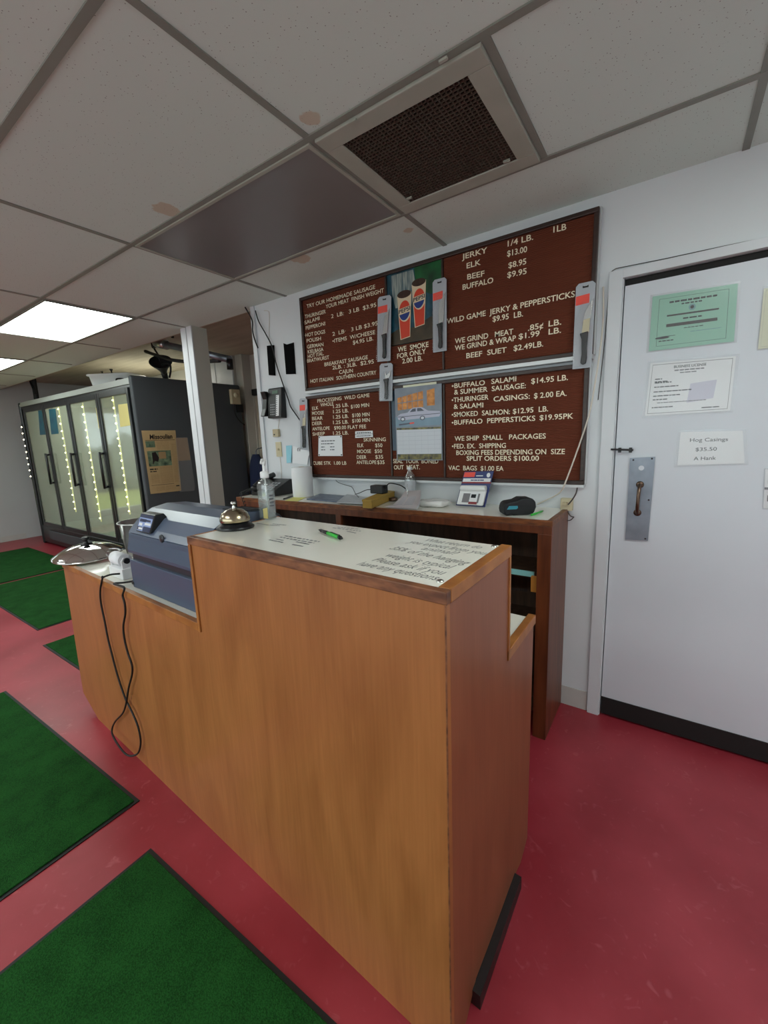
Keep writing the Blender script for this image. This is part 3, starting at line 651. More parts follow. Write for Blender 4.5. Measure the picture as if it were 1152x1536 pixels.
UL_ = [('TRY OUR HOMEMADE SAUSAGE', (460.4, 462.5), (563, 433)), ('YOUR MEAT  FINISH WEIGHT', (489, 463), (576, 438.5)), ('THURINGER', (457.7, 478), (489, 470)),
 ('2  LB:   3 LB  $3.95', (497, 477.5), (564.6, 460)), ('\u2022SALAMI', (455, 487.5), (479.6, 480)), ('PEPPERONI', (459, 495), (488, 488)), ('\u2022HOT DOGS', (456.7, 506), (488, 500)),
 ('2  LB\u00b7   3 LB $3.95', (499, 504), (567, 487.5)), ('POLISH', (460.4, 514), (481.7, 510.4)), ('\u2022ITEMS  W/CHEESE', (499, 514.6), (563, 501)), ('GERMAN', (461, 523), (485.4, 519)),
 ('$4.95 LB.', (529.6, 517), (560, 510.4)), ('KIELBASA', (462, 530.5), (485.4, 526.5)), ('HOT ITAL.', (462, 537.5), (486, 532.5)), ('\u2022BRATWURST', (459, 544.5), (494, 538.5)),
 ('BREAKFAST SAUSAGE', (487, 549.6), (552, 538.5)), ('2LB. : 3LB.  $2.95', (499, 554.5), (561, 545)), ('CAJUN', (509, 561), (529.6, 558.5)), ('HOT ITALIAN', (466, 574.6), (500, 570.4)), ('SOUTHERN COUNTRY', (505, 570), (564.6, 561.5))]
UM_ = [('WE  SMOKE', (597, 528), (643, 520)), ('FOR ONLY', (596, 538), (639, 530)), ('2.00 LB.', (603.5, 545.4), (633.8, 540.6))]
UR_ = [('1LB', (830, 349), (849.5, 344.5)), ('1/4 LB.', (761.5, 370), (800, 359.5)), ('JERKY', (693, 389.5), (731, 379)), ('$13.00', (760.8, 385), (790.7, 377.8)), ('ELK', (700, 403), (721.4, 397)),
 ('$8.95', (762.7, 402.6), (789.5, 396)), ('BEEF', (701, 419.6), (726.8, 414)), ('$9.95', (761, 417), (790, 410.6)), ('BUFFALO', (694, 435), (740, 424)),
 ('WILD GAME  JERKY & PEPPERSTICKS', (670.4, 486), (862.4, 445)), ('$9.95  LB.', (739, 482.8), (784.6, 474.5)), ('WE GRIND   MEAT', (682.5, 515.6), (770, 501)), ('.85\u00a2', (792, 496.4), (815, 492)),
 ('LB.', (822.8, 490), (842, 486.7)), ('WE GRIND & WRAP', (682.5, 526), (774, 511)), ('$1.99', (778, 509), (809.4, 504)), ('LB.', (822.8, 502), (841.7, 499)), ('BEEF  SUET', (699.6, 537.5), (760, 528.5)), ('$2.49LB.', (770.5, 526.5), (815, 519.5))]
LR_ = [('\u2022BUFFALO', (677.7, 582.7), (727.5, 577.4)), ('SALAMI', (737, 576), (774.4, 571.8)), ('$14.95 LB.', (796.8, 575.7), (852, 570)), ('& SUMMER  SAUSAGE:', (681.3, 592), (788.8, 582)), ('\u2022THURINGER', (677.7, 603.7), (733, 599)),
 ('CASINGS:', (740.4, 602.4), (794.8, 598)), ('$ 2.00 EA.', (801, 597.6), (850, 593.7)), ('& SALAMI', (680.6, 613.4), (725, 611)), ('\u2022SMOKED  SALMON:', (677.7, 625.5), (765, 621)), ('$12.95  LB.', (769.3, 620.7), (822.3, 616.8)),
 ('\u2022BUFFALO  PEPPERSTICKS', (677.7, 637.4), (803, 631)), ('$19.95PK', (809.4, 630.4), (860, 627.7)), ('WE SHIP  SMALL   PACKAGES', (682, 661.3), (818.7, 657.6)), ('\u2022FED. EX.  SHIPPING', (678, 672.7), (759, 671.7)),
 ('BOXING FEES DEPENDING ON  SIZE', (684.5, 682.4), (847.3, 681)), ('SPLIT ORDERS $100.00', (700, 691), (808.4, 691)), ('VAC  BAGS  $1.00 EA', (672.8, 705), (755.5, 706.2))]
LL_ = [('PROCESSING  WILD GAME', (476.5, 604), (554.6, 595.4)), ('WHOLE', (481, 610), (500.4, 608)), ('ELK', (468.5, 615.4), (478, 614)), ('1.25 LB.', (500, 612.3), (523, 609.6)), ('$100 MIN', (526.5, 612.7), (554, 610)),
 ('MOOSE', (468.5, 622.5), (486, 621.5)), ('1.25 LB.', (500, 620), (523, 618.3)), ('BEAR', (468.5, 630.4), (484.4, 629.4)), ('1.25 LB.', (500, 628.3), (523, 626.7)), ('$100 MIN', (528.5, 625.8), (554.6, 624)),
 ('DEER', (468.5, 638), (483.3, 637)), ('1.25 LB.', (500, 636.3), (523, 635.2)), ('$100 MIN', (528.5, 634), (555, 632.5)), ('ANTELOPE', (468.8, 646), (494.8, 644.6)), ('$90.00 FLAT FEE', (501.5, 644.4), (549.4, 642.3)),
 ('SHEEP', (469.2, 653.8), (487.5, 652.7)), ('1.25 LB.', (500, 652.3), (523, 651.7)), ('SKINNING', (545.6, 662.3), (579, 661.7)), ('ELK', (536.3, 670.6), (545.8, 670.6)), ('$50', (563, 670.6), (573.8, 670.6)),
 ('MOOSE', (536, 679.8), (556.7, 679.4)), ('$50', (562.3, 679.4), (573.3, 679.4)), ('DEER', (535.4, 688.3), (549.8, 688.3)), ('$35', (563.3, 688), (575, 688)), ('ANTELOPE', (535, 696), (564.6, 696)), ('$35', (566, 696), (577, 696)),
 ('CUBE STK  1.00 LB', (469.6, 697), (519.8, 697))]
LM_ = [('SEAL  YOUR  BONED', (590, 694.6), (657.7, 695)), ('OUT  MEAT.', (591, 704), (630, 703.8))]
def add(c, L_, w=0.014): return [(s, a, b_, c, w) for s, a, b_ in L_]
t, x0, x1, z0, z1, f = ub
felt(t, x0+f, xa-0.006, z0+f, z1-f, add(0.0225, UL_, 0.006)); midz = W(625, 512, YF).z
felt(t, xa+0.006, xb-0.006, z0+f, midz-0.004, add(0.026, UM_)); felt(t, xb+0.006, x1-f, z0+f, z1-f, add(0.025, UR_))
# soft drink picture insert
zt = z1-f; px0, px1 = xa+0.006, xb-0.006
bm = BM(); yy = YF-0.001; box(bm, px0, px1, yy, -0.002, midz, zt, 0); w_, h_ = px1-px0, zt-midz
def R2(pts, k, mi): poly(bm, [(px0+u*w_, yy-0.0004*k, midz+v*h_) for u, v in pts], mi)
R2([(0, .16), (1, .22), (1, 0), (0, 0)], 1, 1); R2([(0, .16), (.2, .22), (.5, .2), (.8, .3), (1, .24), (1, .05), (0, .03)], 2, 1)
R2([(.52, 1), (1, 1), (1, .62), (.8, .6), (.55, .72)], 1, 2); R2([(.08, .98), (.5, .98), (.55, .75), (.45, .5), (.15, .52), (.1, .7)], 1, 3)
def cup(cu, cv, s, k):
    P = lambda a, b_: (cu+a*s*0.5, cv+b_*s)
    R2([P(-.36, -.62), P(.36, -.58), P(.52, .60), P(-.52, .56)], k, 4)
    R2([P(-.31, -.60), P(.33, -.56), P(.40, .12), P(-.42, .10)], k+1, 5)
    def el(a, b_, r1, r2, kk, mi, t0=0, t1=2*math.pi, tilt=0.0): R2([P(a+r1*math.cos(t0+(t1-t0)*i/26), b_+r2*math.sin(t0+(t1-t0)*i/26)+tilt*r1*math.cos(t0+(t1-t0)*i/26)) for i in range(27)], kk, mi)
    el(0, .15, .46, .30, k+2, 4)
    el(0, .15, .40, .26, k+3, 5, math.radians(18), math.radians(162), .05); el(0, .15, .40, .26, k+3, 6, math.radians(198), math.radians(342), .05)
    text(bm, 'PEPSI', (px0+(cu-.21*s)*w_, yy-0.0004*(k+4), midz+(cv+.085*s)*h_), (px0+(cu+.21*s)*w_, yy-0.0004*(k+4), midz+(cv+.135*s)*h_), Z, 0.10*s*h_, 7, 0.02)
    el(0, .58, .50, .10, k+2, 8)
cup(.60, .50, .50, 3); cup(.33, .38, .52, 9)
t.part('picture_insert', bm, ['poster_teal', 'poster_brown', 'poster_green', 'poster_fall', 'cup_cream', 'cup_red', 'cup_blue', 'cup_ink', 'cola'], label='colour picture of two paper cola cups before a waterfall', fix=False)
bm = BM(); box(bm, x0, x1, -0.052, -0.001, z0-0.018, z0-0.0005); t.part('bottom_rail', bm, 'aluminium', label='bright metal strip below the board')
bm = BM(); box(bm, x1, x1+0.006, -0.03, -0.001, z0, z1); box(bm, x0, x1+0.006, -0.03, -0.001, z1, z1+0.005); t.part('outer_trim', bm, 'aluminium')
t, x0, x1, z0, z1, f = lb
felt(t, x0+f, xa-0.006, z0+f, z1-f, add(0.0225, LL_, 0.006)); felt(t, xa+0.006, xb-0.006, z0+f, z1-f, add(0.025, LM_)); felt(t, xb+0.006, x1-f, z0+f, z1-f, add(0.0245, LR_))
bm = BM(); box(bm, x0, x1, -0.052, -0.001, z0-0.013, z0-0.0005); t.part('bottom_rail', bm, 'aluminium', label='bright metal strip below the board')
bm = BM(); box(bm, x1, x1+0.006, -0.03, -0.001, z0, z1); t.part('outer_trim', bm, 'aluminium')
a = W(597, 590, YF-0.001); b_ = W(586, 676, YF-0.001)
bm = BM(); box(bm, xa+0.008, xa+0.05, YF-0.002, YF-0.0002, b_.z, a.z+0.02); t.part('covered_picture', bm, 'blue_strip', label='blue picture strip showing beside the calendar')

# ================================================================== KNIVES IN PACKAGING
def knife_pack(label, tl, tr, bl, br, yb, hl, tag_px=None, blade_w=0.5, seed=0, tape=False):
    a, b_, c, d = W(*tl, yb), W(*tr, yb), W(*bl, yb), W(*br, yb)
    w_ = ((b_.x-a.x)+(d.x-c.x))/2; top = (a+b_)/2; bot = (c+d)/2; h = (top-bot).length; lean = math.atan2(top.x-bot.x, top.z-bot.z)
    t = Thing('knife_package', label, 'packaged knife', bot, 'packaged knives on the menu boards', own=True); t.o.rotation_euler.y = lean
    bm = BM(); x = w_/2
    prism(bm, [(-x, 0, 0), (x, 0, 0), (x, 0, h-0.012), (x-0.012, 0, h), (-x+0.012, 0, h), (-x, 0, h-0.012)], (0, -0.0016, 0)); t.part('backing_card', bm, 'card_grey', label='grey backing card')
    bm = BM(); prism(bm, [(-.012, -0.0017, h-.022), (.012, -0.0017, h-.022), (.012, -0.0017, h-.012), (.006, -0.0017, h-.015), (-.006, -0.0017, h-.015), (-.012, -0.0017, h-.012)], (0, -0.0003, 0)); t.part('hang_slot', bm, 'black_base')
    hh = h*hl; r = min(0.013, w_*0.2); sh_ = 0.10*w_
    bm = BM(); prism(bm, [(sh_-r*.95, -.005, hh), (sh_+r*.9, -.005, hh), (sh_+r*1.35, -.005, hh+.02), (sh_+r*1.55, -.005, h*.62), (sh_+r*2.2, -.005, h*.80), (sh_-r*.2, -.005, h*.68), (sh_-r*1.0, -.005, hh+.05)], (0, -0.002, 0))
    t.part('blade', bm, 'blade', label='pale steel blade')
    bm = BM(); prism(bm, [(sh_-r*1.7, -.003, hh+.004), (sh_+r, -.003, hh+.010), (sh_+r*.75, -.003, hh*.62), (sh_+r*.95, -.003, hh*.30), (sh_+r*.7, -.003, h*.05), (sh_-r*.3, -.003, h*.035), (sh_-r*1.05, -.003, h*.06), (sh_-r*.75, -.003, hh*.40), (sh_-r*.95, -.003, hh*.72), (sh_-r*1.0, -.003, hh-.02)], (0, -0.014, 0))
    t.part('handle', bm, 'black_plastic', bevel=0.004, label='black moulded handle')
    if tag_px is not None:
        bm = BM(); zt_ = h*tag_px; prism(bm, [(-x*.95, -.0018, zt_), (x*.45, -.0018, zt_+.004), (x*.45, -.0018, zt_+.042), (-x*.95, -.0018, zt_+.038)], (0, -0.0006, 0)); t.part('price_sticker', bm, 'red_sticker', label='bright red price sticker')
    if tape:
        bm = BM(); prism(bm, [(sh_-r*1.1, -.0075, hh+.0), (sh_+r*1.2, -.0075, hh+.006), (sh_+r*1.3, -.0075, hh+.065), (sh_-r*.7, -.0075, hh+.06)], (0, -0.001, 0)); t.part('blade_guard', bm, 'cream_plastic', label='cream blade sleeve')
    bm = BM(); q = x*.86
    prism(bm, [(-q, -.0022, h*.015), (q, -.0022, h*.015), (q, -.0022, h*.78), (-q*.2, -.0022, h*.78), (-q, -.0022, h*.55)], (0, -0.022, 0)); t.part('blister', bm, 'blister_film', bevel=0.004, label='clear plastic blister')
knife_pack('packaged knife beside the cup picture, long and hung above a smaller packaged knife', (567, 447), (587, 441), (566, 541), (586, 543), -0.056, 0.40, 0.745)
knife_pack('small packaged knife hanging over the gap between both boards, without red sticker', (570, 546), (589, 544), (569, 600), (589, 603), -0.054, 0.56)
knife_pack('packaged knife covering the edge between cup picture and jerky prices', (650, 421), (669, 415), (649, 528), (671, 527), -0.056, 0.37, 0.715)
knife_pack('largest packaged knife at the board corner next to the white door', (865, 427), (893, 420), (858, 553), (888, 552), -0.060, 0.40, 0.75, tape=True)
knife_pack('slim packaged knife hanging by the lower board beside the wall phone', (449, 598), (461, 597), (451, 675), (462, 674), -0.060, 0.45, 0.76, tape=True)

# ================================================================== CALENDAR AND NOTICES ON THE BOARDS
yc = -0.055
A, B, C, D = W(592, 582, yc), W(664, 576, yc), W(595, 690, yc), W(662, 691, yc)
cx0, cx1, cz1, cz0 = (A.x+C.x)/2, (B.x+D.x)/2, (A.z+B.z)/2, (C.z+D.z)/2; cw, ch = cx1-cx0, cz1-cz0
t = Thing('wall_calendar', 'wall calendar with an old lilac car picture hanging over the lower menu board', 'calendar', ((cx0+cx1)/2, yc, cz0))
bm = BM(); box(bm, cx0, cx1, yc, yc+0.004, cz0, cz1); t.part('backing', bm, 'stone_grey')
bm = BM()
def RC_(pts, k, mi): poly(bm, [(cx0+u*cw, yc-0.0002-0.0003*k, cz0+v*ch) for u, v in pts], mi)
RC_([(0, .53), (1, .53), (1, 1), (0, 1)], 0, 0); RC_([(.06, .70), (.62, .72), (.62, .93), (.06, .87)], 1, 1); RC_([(.70, .73), (.86, .73), (.86, .95), (.70, .93)], 1, 1)
for u in (.16, .27, .38, .50): RC_([(u, .70), (u+.012, .70), (u+.012, .93), (u, .92)], 2, 0)
RC_([(.06, .79), (.62, .81), (.62, .822), (.06, .80)], 2, 0); RC_([(.0, .47), (1, .47), (1, .63), (0, .61)], 1, 2)
RC_([(.05, .62), (.06, .575), (.14, .56), (.95, .58), (.98, .62), (.96, .65), (.72, .665), (.30, .66), (.12, .65)], 3, 3)
RC_([(.28, .66), (.36, .71), (.42, .722), (.58, .72), (.64, .70), (.72, .665)], 3, 3); RC_([(.33, .665), (.39, .705), (.46, .71), (.46, .668)], 4, 4); RC_([(.49, .668), (.49, .71), (.57, .708), (.64, .668)], 4, 4)
RC_([(.06, .612), (.97, .625), (.97, .617), (.06, .604)], 4, 4)
for u in (.17, .60):
    RC_([(u+.055*math.cos(a), .575+.03*math.sin(a)) for a in [k*math.pi/10 for k in range(20)]], 5, 4); RC_([(u+.035*math.cos(a), .575+.019*math.sin(a)) for a in [k*math.pi/10 for k in range(20)]], 6, 5)
RC_([(.08, .49), (.38, .505), (.38, .525), (.08, .51)], 3, 4); RC_([(.32, .502), (.42, .507), (.42, .527), (.32, .522)], 4, 6)
t.part('picture', bm, ['stone_grey', 'lit_orange', 'street_blue', 'car_lilac', 'car_dark', 'calendar_grid', 'red_sticker'], fix=False, label='photograph of an old lilac saloon before lit windows')
bm = BM(); RC_([(.02, .09), (.98, .09), (.98, .44), (.02, .45)], 0, 0); RC_([(.02, .43), (.98, .42), (.98, .445), (.02, .455)], 1, 1)
for k in range(1, 7): RC_([(.02+k*.137, .10), (.023+k*.137, .10), (.023+k*.137, .40), (.02+k*.137, .40)], 1, 2)
for k in range(1, 6): RC_([(.03, .10+k*.058), (.97, .10+k*.058), (.97, .103+k*.058), (.03, .103+k*.058)], 1, 2)
RC_([(.02, .01), (.98, .01), (.98, .085), (.02, .085)], 1, 3); t.part('month_page', bm, ['calendar_grid', 'calendar_dark', 'calendar_line', 'calendar_dark'], fix=False)
A, B = W(605, 579, yc+0.006), W(655, 583, yc+0.006)
solo_b = BM(); a = W(605, 578, -0.049); b_ = W(655, 573, -0.049); box(solo_b, a.x, b_.x, -0.0525, -0.0515, b_.z-0.06, (a.z+b_.z)/2); 
tube(solo_b, [(a.x+.010+.011*k, -0.0529, a.z-.030+(.008 if k % 2 else -.004)) for k in range(9)], .0009, 6, 1); solo('paper_slip', solo_b, ['cream_paper', 'grey_ink'], 'small cream paper slip tucked behind the top of the car calendar', 'paper', (a.x, -0.052, b_.z-.06))
def sheet(name, label, cat, P, y, th, mats, draw=None, film=0.0, group=None, curl=0.0):
    """a paper sheet with four measured corners (TL, TR, BR, BL) on the plane y"""
    q = [W(*p, y) for p in P]; tl, tr, br, bl = q; t = Thing(name, label, cat, (bl+br)/2, group)
    bm = BM(); prism(bm, [tl, tr, br, bl], (0, -th, 0)); so_ = t.part('paper', bm, mats[0])
    if draw:
        bm = BM()
        def pt(u, v, k=0): return tl.lerp(tr, u).lerp(bl.lerp(br, u), v)+Vector((0, -th-0.0003-0.0002*k, 0))
        draw(bm, pt); t.part('print', bm, mats[1:], fix=False)
    if film:
        g = [(tl-(tr-tl)*film+(tl-bl)*film), (tr+(tr-tl)*film+(tr-br)*film), (br+(br-bl)*film-(tr-br)*film), (bl-(br-bl)*film-(tl-bl)*film)]
        bm = BM(); prism(bm, [p+Vector((0, -th-0.0030, 0)) for p in g], (0, -0.0006, 0)); t.part('plastic_sleeve', bm, 'clear_film', label='clear plastic cover')
    return t
def bar(bm, pt, u0, u1, v0, v1, mi=0, k=0, sl=0.0): poly(bm, [pt(u0, v1+0, k), pt(u1, v1+sl, k), pt(u1, v0+sl, k), pt(u0, v0, k)], mi)
def words(bm, pt, u0, u1, v, h, mi=0, gap=0.02, lo=.05, hi=.13, k=0):
    u = u0
    while u < u1-0.01:
        e = min(u1, u+random.uniform(lo, hi)); bar(bm, pt, u, e, v, v+h, mi, k); u = e+gap
def d_small(bm, pt):
    words(bm, pt, .12, .70, .22, .05); words(bm, pt, .12, .66, .36, .05); words(bm, pt, .12, .28, .52, .05); words(bm, pt, .50, .68, .52, .05); words(bm, pt, .12, .32, .66, .05); words(bm, pt, .50, .68, .66, .05)
    for u, v in ((.04, .06), (.96, .06), (.04, .94), (.96, .94)):
        poly(bm, [pt(u+.03*math.cos(a), v+.03*math.sin(a), 1) for a in [k*math.pi/5 for k in range(10)]], 1)
sheet('paper_notice', 'small white printed notice pinned on the lower board under the game prices', 'notice', [(478, 654.5), (513, 653), (514, 684), (477.5, 684)], YF-0.003, 0.001, ['white_paper', 'grey_ink', 'black_ink'], d_small)
def d_strip(bm, pt): words(bm, pt, .08, .92, .18, .18, 0); bar(bm, pt, .0, 1, .46, .52, 0); words(bm, pt, .08, .92, .66, .16, 0)
sheet('paper_strip', 'narrow white paper strip on the lower board above the word skinning', 'notice', [(533, 647), (559, 646), (559.5, 655.5), (533, 657)], YF-0.003, 0.001, ['white_paper', 'grey_ink'], d_strip)
# ================================================================== PAPERS ON THE WHITE DOOR
def d_permit(bm, pt):
    for q in ((.09, .91, .07, .075), (.09, .91, .925, .93)): bar(bm, pt, q[0], q[1], q[2], q[3], 0)
    bar(bm, pt, .09, .094, .07, .93, 0); bar(bm, pt, .906, .91, .07, .93, 0)
    words(bm, pt, .22, .78, .135, .032, 0, .012, .03, .08); words(bm, pt, .37, .61, .195, .024, 0, .012, .03, .08)
    poly(bm, [pt(.50+.042*math.cos(a), .29+.058*math.sin(a), 1) for a in [k*math.pi/12 for k in range(24)]], 1); poly(bm, [pt(.50+.022*math.cos(a), .29+.03*math.sin(a), 2) for a in [k*math.pi/12 for k in range(24)]], 0)
    bar(bm, pt, .20, .81, .375, .405, 2, 1); words(bm, pt, .40, .62, .46, .026, 0, .012); bar(bm, pt, .20, .80, .54, .595, 2, 1); words(bm, pt, .42, .66, .64, .014, 0, .01, .02, .05)
    poly(bm, [pt(.16+.09*math.cos(a), .78+.022*math.sin(a), 1) for a in [k*math.pi/10 for k in range(20)]], 0); bar(bm, pt, .15, .32, .755, .765, 0, 1); words(bm, pt, .12, .30, .83, .02, 0, .01, .03, .06); words(bm, pt, .5, .85, .72, .014, 1, .01, .03, .06)
sheet('health_permit', 'green permit certificate in a clear sleeve at the top of the white door', 'certificate', [(979, 445), (1107, 425), (1101, 512), (973, 527)], -0.001, 0.001, ['green_permit', 'black_ink', 'seal_blue', 'black_base'], d_permit, film=0.03)
def d_lic(bm, pt):
    for q in ((.03, .97, .035, .042), (.03, .97, .955, .962)): bar(bm, pt, *q, 0)
    bar(bm, pt, .03, .034, .035, .96, 0); bar(bm, pt, .966, .97, .035, .96, 0)
    p0, p1, pu = pt(.30, .125), pt(.68, .125), pt(.30, .05); text(bm, 'BUSINESS LICENSE', p0, p1, (pu-p0).normalized(), .0095, 0, .02)
    words(bm, pt, .31, .66, .16, .022, 1, .01, .03, .07); words(bm, pt, .38, .58, .21, .018, 1, .01, .03, .07)
    for v, u1 in ((.30, .17), (.35, .24), (.37, .29), (.45, .38), (.54, .54), (.62, .42), (.69, .26), (.84, .35)): words(bm, pt, .08, u1, v, .02, 0, .008, .02, .07)
    words(bm, pt, .14, .72, .755, .016, 1, .008, .02, .06); words(bm, pt, .68, .88, .90, .018, 0, .01)
    poly(bm, [pt(u, v, -1) for u, v in ((.50, .80), (.80, .74), (.82, .40), (.52, .44))], 2)
sheet('business_license', 'white business license sheet in a clear sleeve below the green permit', 'certificate', [(976, 545), (1104, 534), (1095, 616), (967, 624)], -0.001, 0.001, ['white_paper', 'black_ink', 'grey_ink', 'lilac_stamp'], d_lic, film=0.035)
def d_hog(bm, pt):
    for s, u0, u1, v, cap in (('Hog Casings', .17, .77, .30, .0145), ('$35.50', .27, .60, .585, .0145), ('A Hank', .25, .59, .86, .0145)):
        p0, p1 = pt(u0, v), pt(u1, v); text(bm, s, p0, p1, (pt(u0, v-.2)-p0).normalized(), cap, 0, .006)
sheet('price_sign', 'white hog casings price sign taped above the steel pull plate on the door', 'sign', [(1021, 648), (1114, 646), (1117, 695), (1016, 698)], -0.001, 0.001, ['white_paper', 'black_ink'], d_hog, film=0.05)
def d_cream(bm, pt): bar(bm, pt, .05, .053, .03, .97, 0); bar(bm, pt, .05, .95, .03, .033, 0); bar(bm, pt, .05, .95, .965, .968, 0); words(bm, pt, .2, .8, .2, .03, 0)
sheet('framed_paper', 'cream paper on the door cut by the picture edge beside the green permit', 'certificate', [(1146, 433), (1215, 424), (1204, 515), (1137, 524)], -0.001, 0.002, ['cream_paper', 'grey_ink'], d_cream, film=0.03)
sheet('paper_notice', 'white paper on the door at the picture edge across from the steel pull plate', 'notice', [(1148, 704), (1210, 704), (1206, 766), (1145, 762)], -0.001, 0.001, ['white_paper', 'grey_ink'], d_strip, film=0.03)

# ================================================================== WALL BY THE CORNER: PHONE, STRIPS, JACKS, NOTES, CABLES
def wall_patch(name, label, P, y, th, m, cat='strip', group=None):
    q = [W(*p, y) for p in P]; bm = BM(); prism(bm, q, (0, -th, 0)); return solo(name, bm, m, label, cat, (q[2]+q[3])/2, group)
wall_patch('felt_strip', 'narrow black strip stuck on the wall above the wall phone', [(402, 519), (411.5, 518), (413.5, 563.5), (405, 563)], -0.0005, 0.012, 'black_felt')
wall_patch('felt_strip', 'wider black strip stuck on the wall beside the upper menu board', [(426, 515), (431, 517), (441, 514), (444, 561), (430, 561.5)], -0.0005, 0.006, 'black_felt')
ph0, ph1 = W(401, 583, -0.04), W(425, 627, -0.04)
t = Thing('wall_phone', 'black corded desk style phone mounted on the wall near the corner post', 'telephone', ((ph0.x+ph1.x)/2, -0.0, ph1.z))
x0, x1, z1, z0 = ph0.x, ph1.x, ph0.z, ph1.z
bm = BM(); prism(bm, [(x0, -0.003, z0), (x0, -0.060, z0+.005), (x0, -0.036, z1-.01), (x0, -0.030, z1), (x0, -0.003, z1)], (x1-x0, 0, 0)); t.part('body', bm, 'black_plastic', bevel=0.005)
def face(u, v, k=0.0): return Vector((x0+(x1-x0)*u, -0.060+(0.024)*v-0.001-k, z0+.005+(z1-z0-.015)*v))
bm = BM(); prism(bm, [face(.34, .84), face(.74, .84), face(.74, .95), face(.34, .95)], (0, -.001, 0)); t.part('display', bm, 'screen_green', label='small grey green display')
bm = BM(); prism(bm, [face(.62, .06), face(.84, .06), face(.84, .78), face(.62, .78)], (0, -.001, 0)); 
for k in range(10): q = .09+.07*k; prism(bm, [face(.645, q, .001), (face(.72, q, .001)), face(.72, q+.035, .001), face(.645, q+.035, .001)], (0, -.001, 0), 1)
t.part('label_column', bm, ['white_plastic', 'key_grey'], label='white strip of line buttons')
bm = BM()
for r in range(5):
    for c in range(3): q = .10+.085*r; prism(bm, [face(.22+.12*c, q), face(.30+.12*c, q), face(.30+.12*c, q+.045), face(.22+.12*c, q+.045)], (0, -.002, 0))
t.part('keypad', bm, 'key_grey')
bm = BM(); hx = x0-0.030
prism(bm, [(hx-.022, -.05-.02, z1-.02), (hx-.022, -.050, z1-.075), (hx-.022, -.062, z0+.075), (hx-.022, -.085, z0+.02), (hx-.022, -.045, z0+.02), (hx-.022, -.030, z0+.08), (hx-.022, -.022, z1-.08), (hx-.022, -.032, z1-.02)], (.048, 0, 0)); t.part('handset', bm, 'black_plastic', bevel=0.006)
bm = BM(); box(bm, hx-.02, x0+.002, -.024, -.004, z0+.03, z1-.03); t.part('cradle', bm, 'black_plastic', bevel=0.003)
def block(name, label, p0, p1, dep, m, cat, y=0.0, bevel=0.003, group=None):
    a, b_ = W(*p0, y), W(*p1, y); bm = BM(); box(bm, min(a.x, b_.x), max(a.x, b_.x), y-dep, y-0.0005, min(a.z, b_.z), max(a.z, b_.z))
    t = Thing(name, label, cat, ((a.x+b_.x)/2, y, min(a.z, b_.z)), group); t.part('housing', bm, m, bevel=bevel); return t, a, b_
t, a, b_ = block('phone_jack', 'small square beige phone jack box on the wall below the wall phone', (412, 644), (421, 655), .024, 'beige_plastic', 'wall jack')
bm = BM(); box(bm, a.x+.012, a.x+.026, -.0255, -.024, b_.z+.012, b_.z+.022); t.part('socket', bm, 'cable_grey')
t, a, b_ = block('wall_plate', 'taller cream wall plate below the square phone jack box', (414, 663), (424, 685), .008, 'cream_plastic', 'wall jack')
bm = BM(); lathe(bm, [(0, -.016), (.008, -.015), (.009, -.008)], ((a.x+b_.x)/2, 0, (a.z+b_.z)/2), 14, axis=(0, 1, 0)); t.part('connector', bm, 'beige_plastic')
q = [W(*p, -0.0008) for p in ((429, 668.5), (438, 668), (437, 694), (430, 694.5))]
bm = BM(); prism(bm, [q[0], q[1], q[2]+Vector((.01, -.012, .0)), q[3]], (0, -.0008, 0)); solo('sticky_note', bm, 'cyan_note', 'pale blue note tacked to the wall beside the paper roll', 'note', q[3])
q = [W(*p, -0.012) for p in ((439, 669), (447, 671), (466, 678), (463, 684), (461, 697), (439, 694.5))]
bm = BM(); prism(bm, q, (0, -.0008, 0), 0); o = solo('wall_note', bm, ['white_paper'], 'white curled paper scraps tacked beside the blue note', 'note', q[5])
bm = BM(); a = W(446, 676, -0.0132)
for k in range(3): tube(bm, [a+Vector((.012*k, 0, .012*(k % 2))), a+Vector((.012*k+.006, 0, .02)), a+Vector((.012*k+.004, 0, -.006))], .0012, 6)
bmesh.ops.translate(bm, verts=bm.verts, vec=-q[5]); m_ = link('scribble', bm, 'black_ink'); m_.parent = o
def cable(name, label, pts, r, m, cat='cable', n=8): 
    bm = BM(); tube(bm, pts, r, n); return solo(name, bm, m, label, cat, pts[0])
cp = lambda L_, y: [W(p[0], p[1], y) for p in L_]
cable('black_cable', 'black cable running from the ceiling corner down the wall to the slim knife package', [W(383, 466, -.02)]+cp([(388, 482), (398, 500), (408, 520)], -.022)+cp([(415, 548), (423, 572), (432, 598), (436, 610), (444, 622), (451, 632)], -.019), .0042, 'black_rubber')
cable('black_cable', 'black cable looping from the ceiling edge behind the corner trim', [Vector((-2.70, -.03, ZC-.002))]+cp([(378, 480), (379, 497), (383, 512), (387, 522)], -.03), .005, 'black_rubber')
cable('phone_wire', 'thin pale wire running down the wall from a nail to the narrow black strip', cp([(396, 466), (403, 467.5), (404, 480), (403.5, 500), (404, 517)], -.004), .0018, 'cable_white')
cable('phone_wire', 'thin pale wire between the wall phone and the square jack box', cp([(419, 629), (418, 636), (417, 643)], -.004), .0018, 'cable_white')
cable('phone_wire', 'thin pale wire dropping from the tall wall plate to the cabinet top', cp([(420, 686), (421.5, 700), (422, 715), (421, 728)], -.004), .0018, 'cable_white')
cable('white_cord', 'white cord slanting across the lower board corner down to the wall outlet area', [W(905, 430, -.010), W(905, 470, -.012), W(902, 510, -.05), W(895, 560, -.080), W(884, 620, -.080), W(868, 670, -.066), W(848, 724, -.080), W(842, 736, -.07), W(832, 744, -.04), W(815, 752, -.012), W(806, 756, -.008)], .0036, 'cable_white')
